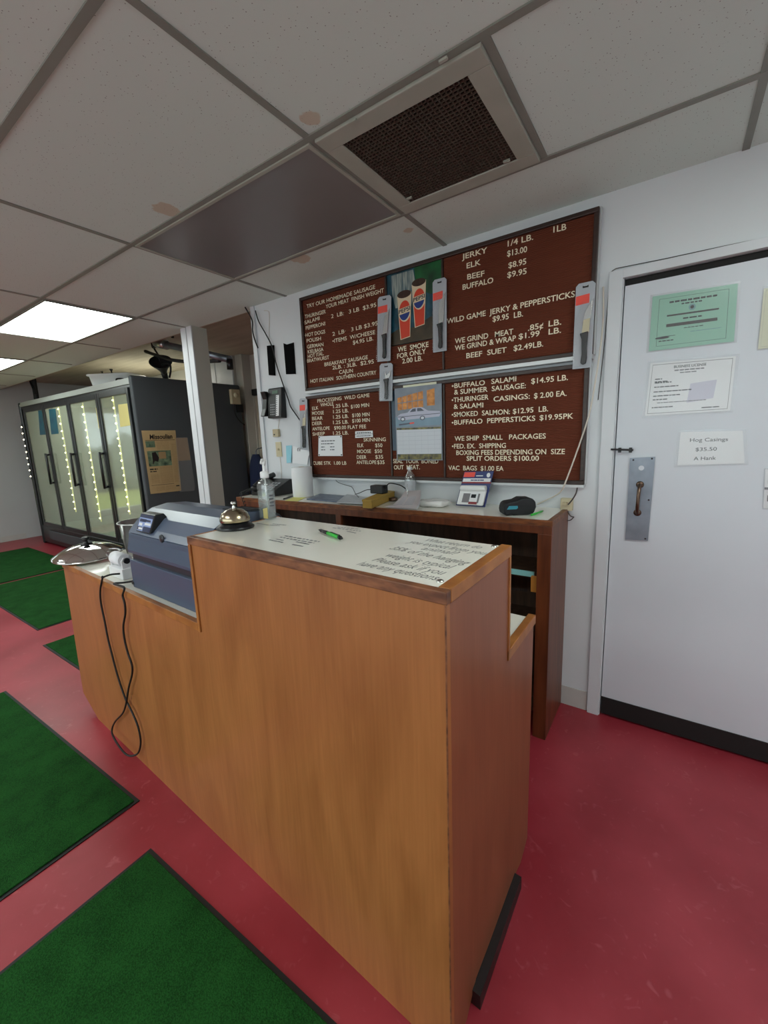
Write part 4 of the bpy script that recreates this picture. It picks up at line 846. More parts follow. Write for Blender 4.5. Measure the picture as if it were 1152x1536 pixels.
cable('thin_wire', 'thin grey wire stapled along the top of the door frame', [W(897, 600, -.004), W(906, 520, -.004), W(913, 440, -.004), W(916, 412, -.006), W(922, 404, -.010), W(935, 400.5, -.006), W(1000, 387.5, -.006), W(1070, 372.5, -.006), W(1160, 354, -.006)], .0016, 'cable_grey')
t, a, b_ = block('wall_outlet', 'cream wall outlet with cords beside the white door frame', (843, 746), (860, 765), .034, 'cream_plastic', 'outlet')
bm = BM(); box(bm, a.x+.012, a.x+.034, -.048, -.034, b_.z+.026, b_.z+.044); t.part('plug', bm, 'beige_plastic', bevel=.002)
bm = BM(); tube(bm, [W(866, 730, -.04), W(864, 740, -.045), W(858, 750, -.05), W(852, 757, -.05)], .0032, 8); tube(bm, [W(851, 765, -.03), W(853, 770, -.03), W(856, 774, -.03), W(861, 776, -.03)], .003, 8); tube(bm, [W(861, 775, -.03), W(856, 780, -.03), W(849, 781, -.03)], .0024, 8)
t.part('cord', bm, 'cable_grey', label='dark grey cords')
cable('cord', 'thin dark wire hanging under the lower board behind the phone charger', [W(503.5, 720, -.03), W(508, 724, -.03), W(520, 728, -.02), W(528, 731, -.03), W(533, 740, -.06), ZZ(538, 746, 1.098)], .002, 'cable_grey')

# ================================================================== THINGS ON THE WHITE CABINET TOP
SZ = 1.0715
t = Thing('desk_phone', 'black desk phone at the far end of the white cabinet top', 'telephone', (-2.44, -.16, SZ))
x0, x1, y0, y1 = -2.55, -2.32, -0.245, -0.035
bm = BM(); prism(bm, [(x0, y0, SZ), (x0, y1, SZ), (x0, y1, SZ+.105), (x0, y1-.03, SZ+.11), (x0, y0, SZ+.03)], (x1-x0, 0, 0)); t.part('body', bm, 'black_plastic', bevel=.005)
bm = BM(); tube(bm, [(x0+.03, y0+.01, SZ+.062), (x0+.03, y0+.09, SZ+.105), (x0+.03, y1-.01, SZ+.135)], .02, 12); lathe(bm, [(0, 0), (.028, .004), (.03, .03), (0, .034)], (x0+.03, y0+.015, SZ+.034), 16); t.part('handset', bm, 'black_plastic')
bm = BM()
for r in range(4):
    for c in range(3): xk = x0+.10+.032*c; yk = y0+.03+.026*r; zk = SZ+.03+(yk-y0)/(y1-.03-y0)*.08; obox(bm, (xk, yk, zk), (.022, 0, 0), (0, .016, .0068), (0, -.001, .003))
t.part('keypad', bm, 'key_grey')
pts = []
for k in range(70):
    s_ = k/69; A_, B_, C_ = Vector((x0+.02, y0-.012, SZ+.05)), Vector((-2.50, -.372, SZ+.035)), Vector((-2.44, -.375, SZ-.11)); p = A_.lerp(B_, s_/.55) if s_ < .55 else B_.lerp(C_, (s_-.55)/.45); a = k*1.25; pts.append(p+Vector((math.cos(a)*.009, math.sin(a)*.004, math.sin(a)*.009)))
bm = BM(); tube(bm, pts, .0026, 6); t.part('coiled_cord', bm, 'black_rubber')
c = Vector((W(453.5, 720, -.14).x, -.14, SZ)); t = Thing('paper_roll', 'upright white paper towel roll standing on the cabinet top below the notes', 'paper roll', c)
bm = BM(); lathe(bm, [(.022, .205), (.070, .205), (.0715, .203), (.0715, .002), (.070, 0), (.022, 0), (.022, .205)], c, 36); t.part('roll', bm, 'white_paper')
bm = BM(); lathe(bm, [(.019, .2045), (.022, .2045), (.022, .001), (.019, .001), (.019, .2045)], c, 24); t.part('core', bm, 'kraft')
def pen_between(name, label, p, q, body, tip):
    p, q = Vector(p), Vector(q); d = q-p; t = Thing(name, label, 'pen', (p+q)/2-Vector((0, 0, .005))); return t, p, q, d
a = ZZ(425.5, 748.5, SZ+.005); b_ = ZZ(443, 742.5, SZ+.005)
bm = BM(); tube(bm, [a, a.lerp(b_, .1), b_], .005, 10, smooth=False); solo('pen', bm, 'black_plastic', 'plain black pen lying beside the yellow paper on the cabinet top', 'pen', a)
q = [ZZ(*p, SZ) for p in ((424, 751), (446, 752), (462, 744.5), (447, 743.5))]
bm = BM(); prism(bm, [q[0]+Vector((.02, 0, 0)), q[1], q[2], q[3]], (0, 0, .0012)); 
solo('yellow_note', bm, 'yellow_note', 'yellow paper lying on the cabinet top beside the black pen', 'note', q[0])
def flat(name, label, P, z, th, m, cat='papers', bevel=0, group=None):
    q = [ZZ(*p, z) for p in P]; bm = BM(); prism(bm, q, (0, 0, th)); return solo(name, bm, m, label, cat, sum(q, Vector())/len(q), group, bevel=bevel)
flat('magazine', 'blue grey magazine lying on the cabinet top nearest the yellow paper', [(460, 749.5), (508, 754), (522, 745), (480, 741.5)], SZ, .006, 'brochure_blue', 'magazine')
flat('magazine', 'pale magazine lying partly on the blue grey one beside the kraft box', [(505, 754.5), (545, 756.5), (556, 748), (520, 742.5)], SZ+.0065, .006, 'brochure_pale', 'magazine')
flat('paper_sheet', 'loose sheet of paper behind the magazines below the thin dark wire', [(528, 745.5), (556, 748), (574, 743), (546, 739)], SZ, .003, 'white_paper', 'paper')
q = [ZZ(*p, SZ) for p in ((544, 762), (558, 763), (592, 748), (578, 746))]
t = Thing('kraft_box', 'low yellow brown kraft box on the cabinet top carrying the charger', 'box', sum(q, Vector())/4)
bm = BM(); prism(bm, q, (0, 0, .036)); t.part('box', bm, 'kraft', bevel=.002)
bm = BM(); cq = sum(q, Vector())/4; prism(bm, [cq+(p-cq)*1.03+Vector((0, 0, .0362)) for p in q], (0, 0, .012)); t.part('lid', bm, 'kraft', bevel=.002)
a = W(560, 745, -.13); t = Thing('phone_charger', 'black power adapter with curled cable resting on the kraft box', 'charger', (a.x+.04, -.13, SZ+.05))
bm = BM(); zb = SZ+.0490; box(bm, a.x+.005, a.x+.10, -.17, -.11, zb, zb+.05); t.part('adapter', bm, 'black_plastic', bevel=.006)
bm = BM(); tube(bm, [(a.x+.10, -.14, zb+.03), (a.x+.12, -.13, zb+.06), (a.x+.16, -.12, zb+.058), (a.x+.20, -.11, zb+.045), (a.x+.23, -.10, zb+.02)], .0035, 8); tube(bm, [(a.x+.005, -.14, zb+.02), (a.x-.05, -.13, zb+.015), (a.x-.12, -.12, zb-.01), (a.x-.16, -.11, zb-.02)], .0025, 8); t.part('cable', bm, 'black_rubber')
p = ZZ(587, 741, SZ+.05); bm = BM(); lathe(bm, [(0, 0), (.026, 0), (.027, .004), (.0275, .02), (.018, .022), (.018, .008), (0, .008)], Vector((-1.395, -.10, SZ+.0)), 24); solo('tape_roll', bm, 'bronze', 'small brown roll behind the charger on the cabinet top', 'roll', (-1.395, -.10, SZ))
# receipt pad: a loose fan of slips curling over its spike
t = Thing('receipt_spike', 'white receipt slips stacked on a spike before the water bottle', 'receipts', (-1.21, -.24, SZ))
P_ = [[(579, 764), (622, 764)], [(592, 757), (626, 757)], [(603, 745), (630, 744)], [(607, 737), (631, 735)]]
for k in range(4):
    rows = []
    for j, (l, r) in enumerate(P_):
        yy = (-.335, -.305, -.235, -.165)[j]-.003*k; dx = (6, 5, 2, 0)[j]*(1-.5*k)
        a, b_ = W(l[0]+dx, l[1], yy), W(r[0]+dx*.7, r[1], yy)
        for v in (a, b_): v.z = max(v.z, SZ+.002+.002*k)
        rows.append((a, b_))
    bm = BM(); vs = [[bm.verts.new(p) for p in r] for r in rows]
    for a, b_ in zip(vs, vs[1:]): bm.faces.new((a[0], a[1], b_[1], b_[0]))
    bmesh.ops.solidify(bm, geom=bm.faces[:], thickness=.001); t.part('slip', bm, 'receipt' if k else 'white_paper')
rows3 = rows
bm = BM()
for j in range(6):
    f0 = j/6; a, b_ = rows3[1][0].lerp(rows3[2][0], f0), rows3[1][1].lerp(rows3[2][1], f0); d = b_-a
    for u0, u1 in ((.15, .4), (.48, .85)): poly(bm, [a+d*u0+Z*.0016, a+d*u1+Z*.0016, a+d*u1+Z*.0016+(rows3[2][0]-rows3[1][0])*.05, a+d*u0+Z*.0016+(rows3[2][0]-rows3[1][0])*.05])
t.part('print', bm, 'calendar_line')
sp = rows3[2][0].lerp(rows3[2][1], .35); bm = BM(); tube(bm, [(sp.x, sp.y, SZ), (sp.x, sp.y, SZ+.125)], [.0024, .0012], 8, smooth=False); lathe(bm, [(0, 0), (.03, 0), (.03, .003), (0, .004)], (sp.x, sp.y, SZ), 20); t.part('spike', bm, 'chrome')
c = Vector((W(615, 720, -.075).x, -.075, SZ)); t = Thing('water_bottle', 'clear plastic water bottle standing behind the receipt slips', 'bottle', c)
bm = BM(); lathe(bm, [(0, .002), (.028, 0), (.032, .006), (.033, .05), (.031, .055), (.033, .06), (.033, .13), (.028, .155), (.014, .178), (.0125, .185), (.0125, .192)], c, 28); t.part('bottle', bm, 'clear_bottle')
bm = BM(); lathe(bm, [(.0335, .062), (.0335, .125)], c, 28); t.part('label_band', bm, 'brochure_pale'); bm = BM(); lathe(bm, [(0, .206), (.0135, .205), (.0145, .202), (.0145, .190), (0, .190)], c, 20); t.part('cap', bm, 'white_plastic')
q0 = (ZZ(625, 762, SZ)+ZZ(677, 757, SZ)+ZZ(650, 764, SZ)+ZZ(650, 752, SZ))/4
t = Thing('plastic_bag', 'crumpled clear plastic bag with white contents lying on the cabinet top', 'bag', (q0.x, q0.y, SZ))
bm = BM(); bmesh.ops.create_icosphere(bm, subdivisions=4, radius=1.0)
for v in bm.verts:
    n_ = math.sin(v.co.x*7+v.co.y*4)*.08+math.sin(v.co.y*11-v.co.x*3)*.06+random.uniform(-.03, .03)
    s_ = 1/(max(abs(v.co.x), abs(v.co.y), .35))**.75; v.co = Vector((q0.x+.085*v.co.x*s_, q0.y+.060*v.co.y*s_, SZ+.017+max(-.0165, .017*v.co.z*(1+n_*2)))); 
t.part('bag', bm, 'bag_film', smooth=True)
# carded package leaning on the board
yb0 = -.075; P = [W(698, 708, -.058), W(743, 706.5, -.058)]; bl_, br_ = W(687.5, 752, yb0-.02), W(735, 759, yb0-.02); bl_.z = br_.z = SZ
bl_ = Vector((-.972, -.115, SZ)); br_ = Vector((-.803, -.115, SZ)); tl_ = Vector((-.944, -.060, 1.253)); tr_ = Vector((-.778, -.060, 1.258))
t = Thing('blister_package', 'navy and white carded package leaning below the vac bags line of the menu', 'package', (bl_+br_)/2)
def pk(u, v, k=0.0): return bl_.lerp(br_, u).lerp(tl_.lerp(tr_, u), v)+Vector((0, -.0005-k, -.0002*0))
def slab(bm, u0, u1, v0, v1, k, th, mi=0): prism(bm, [pk(u0, v0, k), pk(u1, v0, k), pk(u1, v1, k), pk(u0, v1, k)], (0, -th, 0), mi)
bm = BM(); slab(bm, 0, 1, 0, 1, 0, .002); t.part('card', bm, 'navy_card', label='navy printed card')
bm = BM(); slab(bm, .03, .97, .70, .80, .003, .0004, 0); slab(bm, .0, 1, .655, .70, .003, .0004, 1); words(bm, lambda u, v, k=0: pk(u, v, .0038), .3, .75, .735, .03, 2, .01)
prism(bm, [p for p in ellipse(pk(.86, .89, .003), (.010, 0, 0), (0, .004, .012), 18)], (0, -.0004, 0), 0); slab(bm, .45, .68, .86, .885, .003, .0004, 0)
t.part('print', bm, ['white_paper', 'dark_red', 'navy_card'])
bm = BM(); slab(bm, .02, .40, .84, .98, .003, .0006); t.part('price_sticker', bm, 'red_sticker', label='bright red price sticker')
bm = BM(); tube(bm, [pk(.07, .52, .018), pk(.92, .52, .018)], .017, 16, smooth=False); slab(bm, .06, .94, .05, .46, .004, .018); t.part('roll_holder', bm, 'white_plastic', bevel=.003, label='white roll and holder')
bm = BM(); slab(bm, .22, .78, .12, .38, .0225, .0008, 0); slab(bm, .46, .72, .14, .44, .0235, .0008, 1); slab(bm, .50, .66, .26, .36, .0245, .0006, 2); slab(bm, .46, .74, .08, .15, .0245, .0006, 3); t.part('window_label', bm, ['label_grey', 'white_paper', 'black_ink', 'dark_red'])
# soft black pouch
t = Thing('card_reader_pouch', 'black padded pouch lying on the cabinet top beside the carded package', 'pouch', (-.60, -.215, SZ))
e1 = (ZZ(803, 772, SZ)-ZZ(757, 774, SZ)); e1.z = 0; e1 = e1.normalized(); e2 = Vector((-e1.y, e1.x, 0)); o_ = ZZ(757, 774, SZ)
def pp(a, b_, z): return o_+e1*a+e2*b_+Z*z
prof = [(0, .004), (.012, 0), (.030, .004), (.045, 0), (.115, 0), (.140, .006), (.150, .035), (.147, .062), (.130, .078), (.080, .080), (.056, .068), (.012, .062), (.0, .050), (-.004, .025)]
bm = BM(); prism(bm, [pp(a, 0, z) for a, z in prof], e2*.085); t.part('pouch', bm, 'case_black', bevel=.012, seg=4, smooth=True)
bm = BM(); prism(bm, [pp(.010, -.0005, .030), pp(.055, -.0005, .030), pp(.062, -.0005, .036), pp(.060, -.0005, .046), pp(.020, -.0005, .046)], -e2*.0012); t.part('badge', bm, 'case_logo', label='small blue green emblem')
a = ZZ(790, 772, SZ+.005); b_ = ZZ(806, 766.5, SZ+.005)
bm = BM(); a2 = a+(a-b_)*.05; tube(bm, [a, b_], .005, 10, smooth=False); tube(bm, [b_, b_+(b_-a).normalized()*.012], [.004, .002], 10, 1, smooth=False)
bmesh.ops.translate(bm, verts=bm.verts, vec=e1*.018-e2*.012); solo('pen', bm, ['green_pen', 'black_plastic'], 'green pen lying against the black pouch on the cabinet top', 'pen', a)
# ================================================================== THINGS ON THE COUNTER
c = CT(.900, .155, ZH+.0005); t = Thing('service_bell', 'brass domed desk bell with black base on the tall counter corner', 'bell', c)
bm = BM(); lathe(bm, [(0, 0), (.062, 0), (.063, .004), (.058, .010), (.046, .020), (.040, .024), (0, .024)], c, 40); t.part('base', bm, 'register_black', label='black flared base')
bm = BM(); lathe(bm, [(.049, .024), (.0505, .026), (.049, .038), (.042, .053), (.028, .064), (.010, .0685), (0, .069)], c, 40); lathe(bm, [(.047, .026), (.040, .050), (0, .066)], c, 30); t.part('dome', bm, 'bell_brass')
bm = BM(); lathe(bm, [(.006, .068), (.006, .074), (.0035, .076), (.0035, .080), (.0085, .083), (.0095, .087), (.007, .091), (0, .0925)], c, 20); t.part('button', bm, 'chrome', label='silver push button')
# hand sanitiser pump bottle
c = CT(.925, .318, ZH+.0005); t = Thing('pump_bottle', 'clear sanitizer bottle with white pump standing on the tall counter behind the bell', 'bottle', c)
def rrect(a, b_, r, z, n=6):
    o = []
    for cx_, cy_, a0 in ((a-r, b_-r, 0), (-a+r, b_-r, 90), (-a+r, -b_+r, 180), (a-r, -b_+r, 270)):
        for k in range(n+1): an = math.radians(a0+90*k/n); o.append(c+Vector((cx_+r*math.cos(an), cy_+r*math.sin(an), z)))
    return o
def loft(bm, rings, caps=(True, True)):
    R_ = [[bm.verts.new(p) for p in r] for r in rings]; n = len(R_[0])
    for a, b_ in zip(R_, R_[1:]):
        for k in range(n): f = bm.faces.new((a[k], a[(k+1) % n], b_[(k+1) % n], b_[k])); f.smooth = True
    if caps[0]: bm.faces.new(R_[0][::-1])
    if caps[1]: bm.faces.new(R_[-1])
bm = BM(); loft(bm, [rrect(.027, .020, .010, .000), rrect(.029, .022, .010, .004), rrect(.029, .022, .010, .128), rrect(.025, .019, .012, .143), rrect(.015, .013, .0125, .150), rrect(.013, .013, .0125, .158)], (True, False)); t.part('bottle', bm, 'clear_bottle')
bm = BM(); loft(bm, [rrect(.0265, .0195, .009, .004), rrect(.0265, .0195, .009, .105)]); t.part('gel', bm, 'gel')
bm = BM(); prism(bm, [c+Vector((.0297, -.016, .020)), c+Vector((.0297, .012, .020)), c+Vector((.0297, .012, .10)), c+Vector((.0297, -.016, .10))], (.0004, 0, 0)); 
prism(bm, [c+Vector((.002, -.0225, .006)), c+Vector((.027, -.0225, .006)), c+Vector((.027, -.0225, .048)), c+Vector((.002, -.0225, .042))], (0, -.0004, 0), 1)
for z in (.05, .062, .075, .088): prism(bm, [c+Vector((.0302, -.012, z)), c+Vector((.0302, .008, z)), c+Vector((.0302, .008, z+.006)), c+Vector((.0302, -.012, z+.006))], (.0003, 0, 0), 2)
t.part('label_sticker', bm, ['clear_film', 'yellow_paper', 'grey_ink'])
bm = BM(); lathe(bm, [(0, .156), (.0155, .156), (.016, .160), (.016, .176), (.013, .180), (.007, .181), (.0055, .184), (.0055, .205), (0, .205)], c, 24); t.part('pump_collar', bm, 'white_plastic')
bm = BM(); d = UD*-.6+VD*-.8; lathe(bm, [(0, .228), (.0085, .227), (.010, .222), (.009, .216), (.006, .205), (.0045, .203), (0, .203)], c, 20); tube(bm, [c+Z*.221, c+d*.014+Z*.221, c+d*.028+Z*.217, c+d*.034+Z*.210], [.0055, .0038], 10); t.part('pump_head', bm, 'white_plastic')
bm = BM(); tube(bm, [c+Z*.16, c+Vector((.003, 0, .08)), c+Vector((-.006, .004, .008))], .0028, 8); t.part('dip_tube', bm, 'white_plastic')
# pen on the counter
a, b_ = ZZ(478, 794.5, ZH+.0065), ZZ(513, 807.5, ZH+.0065)
t = Thing('pen', 'green and black click pen lying on the white counter top by itself', 'pen', (a+b_)/2-Z*.0065)
bm = BM(); tube(bm, [a, a.lerp(b_, .10)], [.0012, .0045], 12, smooth=False); tube(bm, [a.lerp(b_, .10), a.lerp(b_, .42)], [.0048, .0062], 12, smooth=False); t.part('grip', bm, 'black_plastic', label='black grip and tip')
bm = BM(); tube(bm, [a.lerp(b_, .42), a.lerp(b_, .88)], .006, 12, smooth=False); t.part('barrel', bm, 'green_pen', label='bright green barrel')
bm = BM(); tube(bm, [a.lerp(b_, .88), a.lerp(b_, .94)], .0062, 12, smooth=False); tube(bm, [a.lerp(b_, .94), b_], .0035, 12, smooth=False)
e = (b_-a).normalized(); obox(bm, a.lerp(b_, .55)+Z*.0062-e.cross(Z)*.002, (b_-a)*.36, e.cross(Z)*.004, Z*.0015); t.part('clicker', bm, 'register_black')
# cash register
zb = ZL-.0055; t = Thing('cash_register', 'blue grey electronic cash register on the low counter beside the step', 'cash register', CT(1.28, .26, zb))
ul, ur, vf, vb = 1.568, .965, .045, .47
bm = BM(); cbox(bm, ur, ul-.02, vf, vb, zb, zb+.125); t.part('cash_drawer', bm, 'register_blue', bevel=.004)
bm = BM(); cbox(bm, ur+.01, ul-.03, vf+.012, vb-.02, zb+.125, zb+.150); t.part('neck', bm, 'register_dark')
prof = [(.050, .150), (.048, .165), (.060, .215), (.062, .235), (.080, .262), (.120, .300), (.170, .326), (.240, .338), (.330, .330), (.410, .296), (.455, .245), (.465, .150)]
low = [p for p in prof[:4]]+[(.465, .235), (.465, .150)]
bm = BM(); prism(bm, [CT(ul-.005, v, zb+z) for v, z in low], -UD*(ul-ur-.01)); t.part('body', bm, 'register_blue', bevel=.004)
bm = BM(); prism(bm, [CT(ul-.010, v, zb+z) for v, z in [(.060, .237)]+prof[4:-2]+[(.452, .245), (.460, .237)]], -UD*(ul-ur-.02)); t.part('printer_lid', bm, 'register_lid', bevel=.003, label='lighter curved lid over the printer')
bm = BM(); prism(bm, [CT(1.10, v, zb+z) for v, z in ((.235, .3405), (.330, .3325), (.410, .2985), (.452, .250), (.456, .252), (.414, .303), (.332, .338), (.236, .3445))], -UD*.125); t.part('rear_cover', bm, 'register_dark', label='dark hump over the back corner')
bm = BM(); lathe(bm, [(0, .0), (.016, .0), (.016, .004), (0, .004)], CT(1.26, .064, zb+.243), 20, axis=VD*-1); t.part('lid_catch', bm, 'register_dark')
# customer display wedge
dl, dr = 1.475, 1.350; bm = BM(); prism(bm, [CT(dl, v, zb+z) for v, z in ((.058, .250), (.088, .322), (.125, .324), (.140, .300), (.095, .27))], UD*(dr-dl)); dsp = t.part('customer_display', bm, 'register_black', bevel=.003, label='black customer display pod')
def dp(u, v, k=.0): p = CT(dl, .058, zb+.250).lerp(CT(dl, .088, zb+.322), v)+UD*(dr-dl)*u; n_ = Vector(VD*-1*.072+Z*.030).normalized(); return p+n_*(.0008+k)
bm = BM(); poly(bm, [dp(.05, .08), dp(.95, .08), dp(.95, .95), dp(.05, .95)], 0)
for u0, u1, v0, v1, m_ in ((.05, .95, .78, .95, 1), (.10, .55, .56, .72, 1), (.30, .85, .60, .70, 1), (.05, .40, .12, .30, 1), (.45, .95, .08, .34, 1), (.12, .34, .36, .50, 2), (.50, .92, .42, .54, 2), (.14, .42, .15, .26, 2)): poly(bm, [dp(u0, v0, .0004*(m_)), dp(u1, v0, .0004*m_), dp(u1, v1, .0004*m_), dp(u0, v1, .0004*m_)], m_)
t.part('display_label', bm, ['display_blue', 'display_dark', 'white_plastic'], parent=dsp, fix=False, label='pale blue printed face')
bm = BM(); cbox(bm, 1.535, 1.555, vf-.002, vf, zb+.012, zb+.024); t.part('lock', bm, 'register_black')
# white adding machine with its paper roll
t = Thing('adding_machine', 'white adding machine with a paper roll beside the register on the low counter', 'adding machine', CT(1.75, .16, zb))
bm = BM(); prism(bm, [CT(1.830, v, zb+z) for v, z in ((.055, 0), (.33, 0), (.33, .025), (.20, .050), (.10, .052), (.055, .048))], -UD*.150); t.part('body', bm, 'white_plastic', bevel=.005)
bm = BM()
for r in range(4):
    for k in range(4): u = 1.805-.034*k; v = .21+.028*r; zt_ = zb+.05-(v-.20)/.13*.025; obox(bm, CT(u, v, zt_), -UD*.024, VD*.019-Z*.0036, Z*.004)
t.part('keypad', bm, 'key_grey')
bm = BM()
for u in (1.700, 1.825):
    prism(bm, [CT(u, v, zb+z) for v, z in ((.065, .048), (.105, .048), (.108, .085), (.098, .100), (.075, .100), (.063, .085))], -UD*.008)
t.part('roll_bracket', bm, 'white_plastic', bevel=.002)
bm = BM(); tube(bm, [CT(1.703, .085, zb+.084), CT(1.812, .085, zb+.084)], .030, 24, smooth=False); ro = t.part('paper_roll', bm, 'white_paper')
bm = BM(); tube(bm, [CT(1.682, .085, zb+.084), CT(1.691, .085, zb+.084)], .013, 18, smooth=False); t.part('roll_hub', bm, 'black_plastic', label='black roll hub')
# cord hanging over the counter front
def FR(px, py, off):
    d = Vector(ray((px, py))); o_ = F0-VD*off; n_ = Vector((UD.y, -UD.x, 0)); t_ = (o_-Vector(CAM)).dot(n_)/d.dot(n_); return Vector(CAM)+d*t_
pts = [CT(1.700, .0535, zb+.030), CT(1.712, .02, zb+.034), CT(1.728, -.008, zb+.026)]+[FR(*p, .012) for p in ((154, 866), (150.5, 885), (151.5, 905), (157, 932), (162, 958), (168, 982), (174, 1005), (181, 1028), (189, 1050))]+[FR(*p, .015) for p in ((198, 1068), (207, 1090), (211, 1112), (208, 1128))]
pts += [FR(200, 1133.5, .03), FR(190, 1132, .045), FR(179, 1120, .05), FR(169.5, 1104, .035), FR(168, 1094, .02), FR(173, 1082, .014)]+[FR(*p, .0165) for p in ((184, 1070), (189, 1056), (193, 1032), (198, 1012), (198, 998), (192, 980), (187, 960), (185, 940), (188, 920), (187, 905), (184, 893), (186, 881))]+[CT(1.600, -.010, zb+.022), CT(1.575, .02, zb+.022), CT(1.5535, .06, zb+.022)]
cable('power_cord', 'long black cord looped over the counter front between adding machine and register', pts, .0042, 'black_rubber', 'cord')
# stock pot and its lid
c = CT(2.11, .345, zb); t = Thing('steel_pot', 'tall steel pot behind the lid and register on the low counter end', 'pot', c)
c = CT(2.11, .345, zb); t.o.location = c; t.base = c
bm = BM(); lathe(bm, [(0, .002), (.084, 0), (.090, .004), (.112, .178), (.120, .180), (.121, .183), (.119, .186), (.110, .185), (.087, .012), (0, .010)], c, 44); t.part('pot_body', bm, 'brushed_steel')
c = CT(2.275, .115, zb+.020); t = Thing('pot_lid', 'shiny chrome domed lid with black knob lying on the low counter end', 'lid', c)
ax = Vector((.05, -.04, 1)).normalized(); K = .165/.215
bm = BM(); lathe(bm, [(r*K, h) for r, h in ((.205, .000), (.214, .004), (.215, .008), (.205, .012), (.192, .020), (.150, .040), (.090, .056), (.030, .064), (0, .065))], c, 56, axis=ax); lathe(bm, [(r*K, h) for r, h in ((.205, .0), (.190, .014), (.148, .035), (.03, .058), (0, .059))], c, 56, axis=ax); t.part('dome', bm, 'chrome')
bm = BM(); lathe(bm, [(0, .064), (.028, .0645), (.028, .067), (.010, .070), (.008, .084), (.020, .092), (.021, .100), (.012, .104), (0, .104)], c, 22, axis=ax); t.part('knob', bm, 'black_plastic', label='black knob')

# ================================================================== GLASS DOOR FRIDGE
fx0, fx1, fy, fd, fz = -8.24, -4.73, .07, 1.42, 2.20
t = Thing('display_fridge', 'long black glass door display fridge standing beyond the white post', 'fridge', ((fx0+fx1)/2, (fy+fd)/2, 0))
bm = BM(); box(bm, fx1-.05, fx1, fy-.02, fd, .0, fz); t.part('side_panel', bm, 'dark_grey_steel', bevel=.03, seg=4, label='dark grey side panel')
bm = BM(); box(bm, fx0, fx0+.05, fy-.02, fd, .0, fz-.02); t.part('side_panel', bm, 'fridge_black', bevel=.02)
bm = BM(); box(bm, fx0+.05, fx1-.05, fd-.04, fd, .0, fz-.05); box(bm, fx0+.05, fx1-.05, fy+.04, fd-.04, fz-.05, fz-.015); box(bm, fx0+.05, fx1-.05, fy+.06, fd-.04, .24, .28); t.part('cabinet_shell', bm, 'interior_white', label='pale inside')
bm = BM(); box(bm, fx0+.05, fx1-.05, fy, fy+.04, 2.085, fz-.063); t.part('header', bm, 'fridge_black')
bm = BM(); box(bm, fx0+.02, fx1-.05, fy-.012, fy-.001, 2.115, 2.150); box(bm, fx0+.05, fx1-.05, fy-.001, fy+.04, fz-.062, fz-.02); t.part('header_trim', bm, 'fridge_trim', label='pale header strip')
bm = BM(); box(bm, fx0+.05, fx1-.05, fy-.005, fy+.05, .03, .30); t.part('kick_panel', bm, 'fridge_black', bevel=.01)
bm = BM(); box(bm, fx0+.35, fx1-.4, fy-.02, fy-.005, .10, .24); t.part('kick_trim', bm, 'dark_grey_steel', bevel=.01)
edges = [-8.03, -7.24, -6.385, -5.535, -4.785]
for k in range(4):
    a, b_ = edges[k]+.006, edges[k+1]-.006; w_ = .048
    bm = BM(); 
    for q in ((a, a+w_, .31, 2.08), (b_-w_, b_, .31, 2.08)): box(bm, q[0], q[1], fy-.03, fy-.002, q[2], q[3])
    box(bm, a+w_, b_-w_, fy-.03, fy-.002, .31, .37); box(bm, a+w_, b_-w_, fy-.03, fy-.002, 2.02, 2.08)
    dr_ = t.part('door', bm, 'fridge_black', bevel=.004)
    bm = BM(); box(bm, a+w_, b_-w_, fy-.018, fy-.012, .37, 2.02); t.part('glass', bm, 'fridge_glass', parent=dr_, label='misty glass with the green reflection in its tint')
    if k < 3:
        bm = BM(); hx = b_-.030; h0, h1 = 1.0, 1.395
        tube(bm, [(hx, fy-.03, h1), (hx, fy-.075, h1)], .014, 8, smooth=False); tube(bm, [(hx, fy-.03, h0), (hx, fy-.075, h0)], .014, 8, smooth=False); tube(bm, [(hx, fy-.075, h0-.02), (hx, fy-.075, h1+.02)], .014, 8, smooth=False)
        tube(bm, [(hx-.10, fy-.035, h1), (hx, fy-.075, h1)], .012, 8, smooth=False); tube(bm, [(hx-.10, fy-.035, h0), (hx, fy-.075, h0)], .012, 8, smooth=False); tube(bm, [(hx-.10, fy-.04, h0), (hx-.10, fy-.04, h1)], .012, 8, smooth=False)
        t.part('handle', bm, 'black_plastic', parent=dr_)
def led(p0, p1, n, y):
    a, b_ = W(*p0, y), W(*p1, y); bm = BM(); x = (a.x+b_.x)/2; box(bm, x-.010, x+.010, y-.004, y+.004, b_.z, a.z); st = t.part('light_strip', bm, 'led_strip', label='strip of small warm lights')
    bm = BM()
    for k in range(n): z = b_.z+(a.z-b_.z)*(k+.5)/n; bmesh.ops.create_icosphere(bm, subdivisions=1, radius=.011, matrix=Matrix.Translation((x, y-.008, z)))
    t.part('bulbs', bm, 'led', parent=st)
led((86.8, 608), (114.6, 768), 15, fy+.05); led((125.7, 604), (150, 782), 16, fy+.05); led((170, 594.6), (194.4, 771.7), 16, fy+.05)
bm = BM(); a, b_ = W(34.7, 636, fy), W(52, 719, fy); x = fx0-.004
box(bm, fx0+.015, fx0+.035, fy-.024, fy-.0202, b_.z, a.z); st = t.part('light_strip', bm, 'fridge_black'); bm = BM()
for k in range(9): bmesh.ops.create_icosphere(bm, subdivisions=1, radius=.008, matrix=Matrix.Translation((fx0+.025, fy-.028, b_.z+(a.z-b_.z)*(k+.5)/9)))
t.part('bulbs', bm, 'led', parent=st)
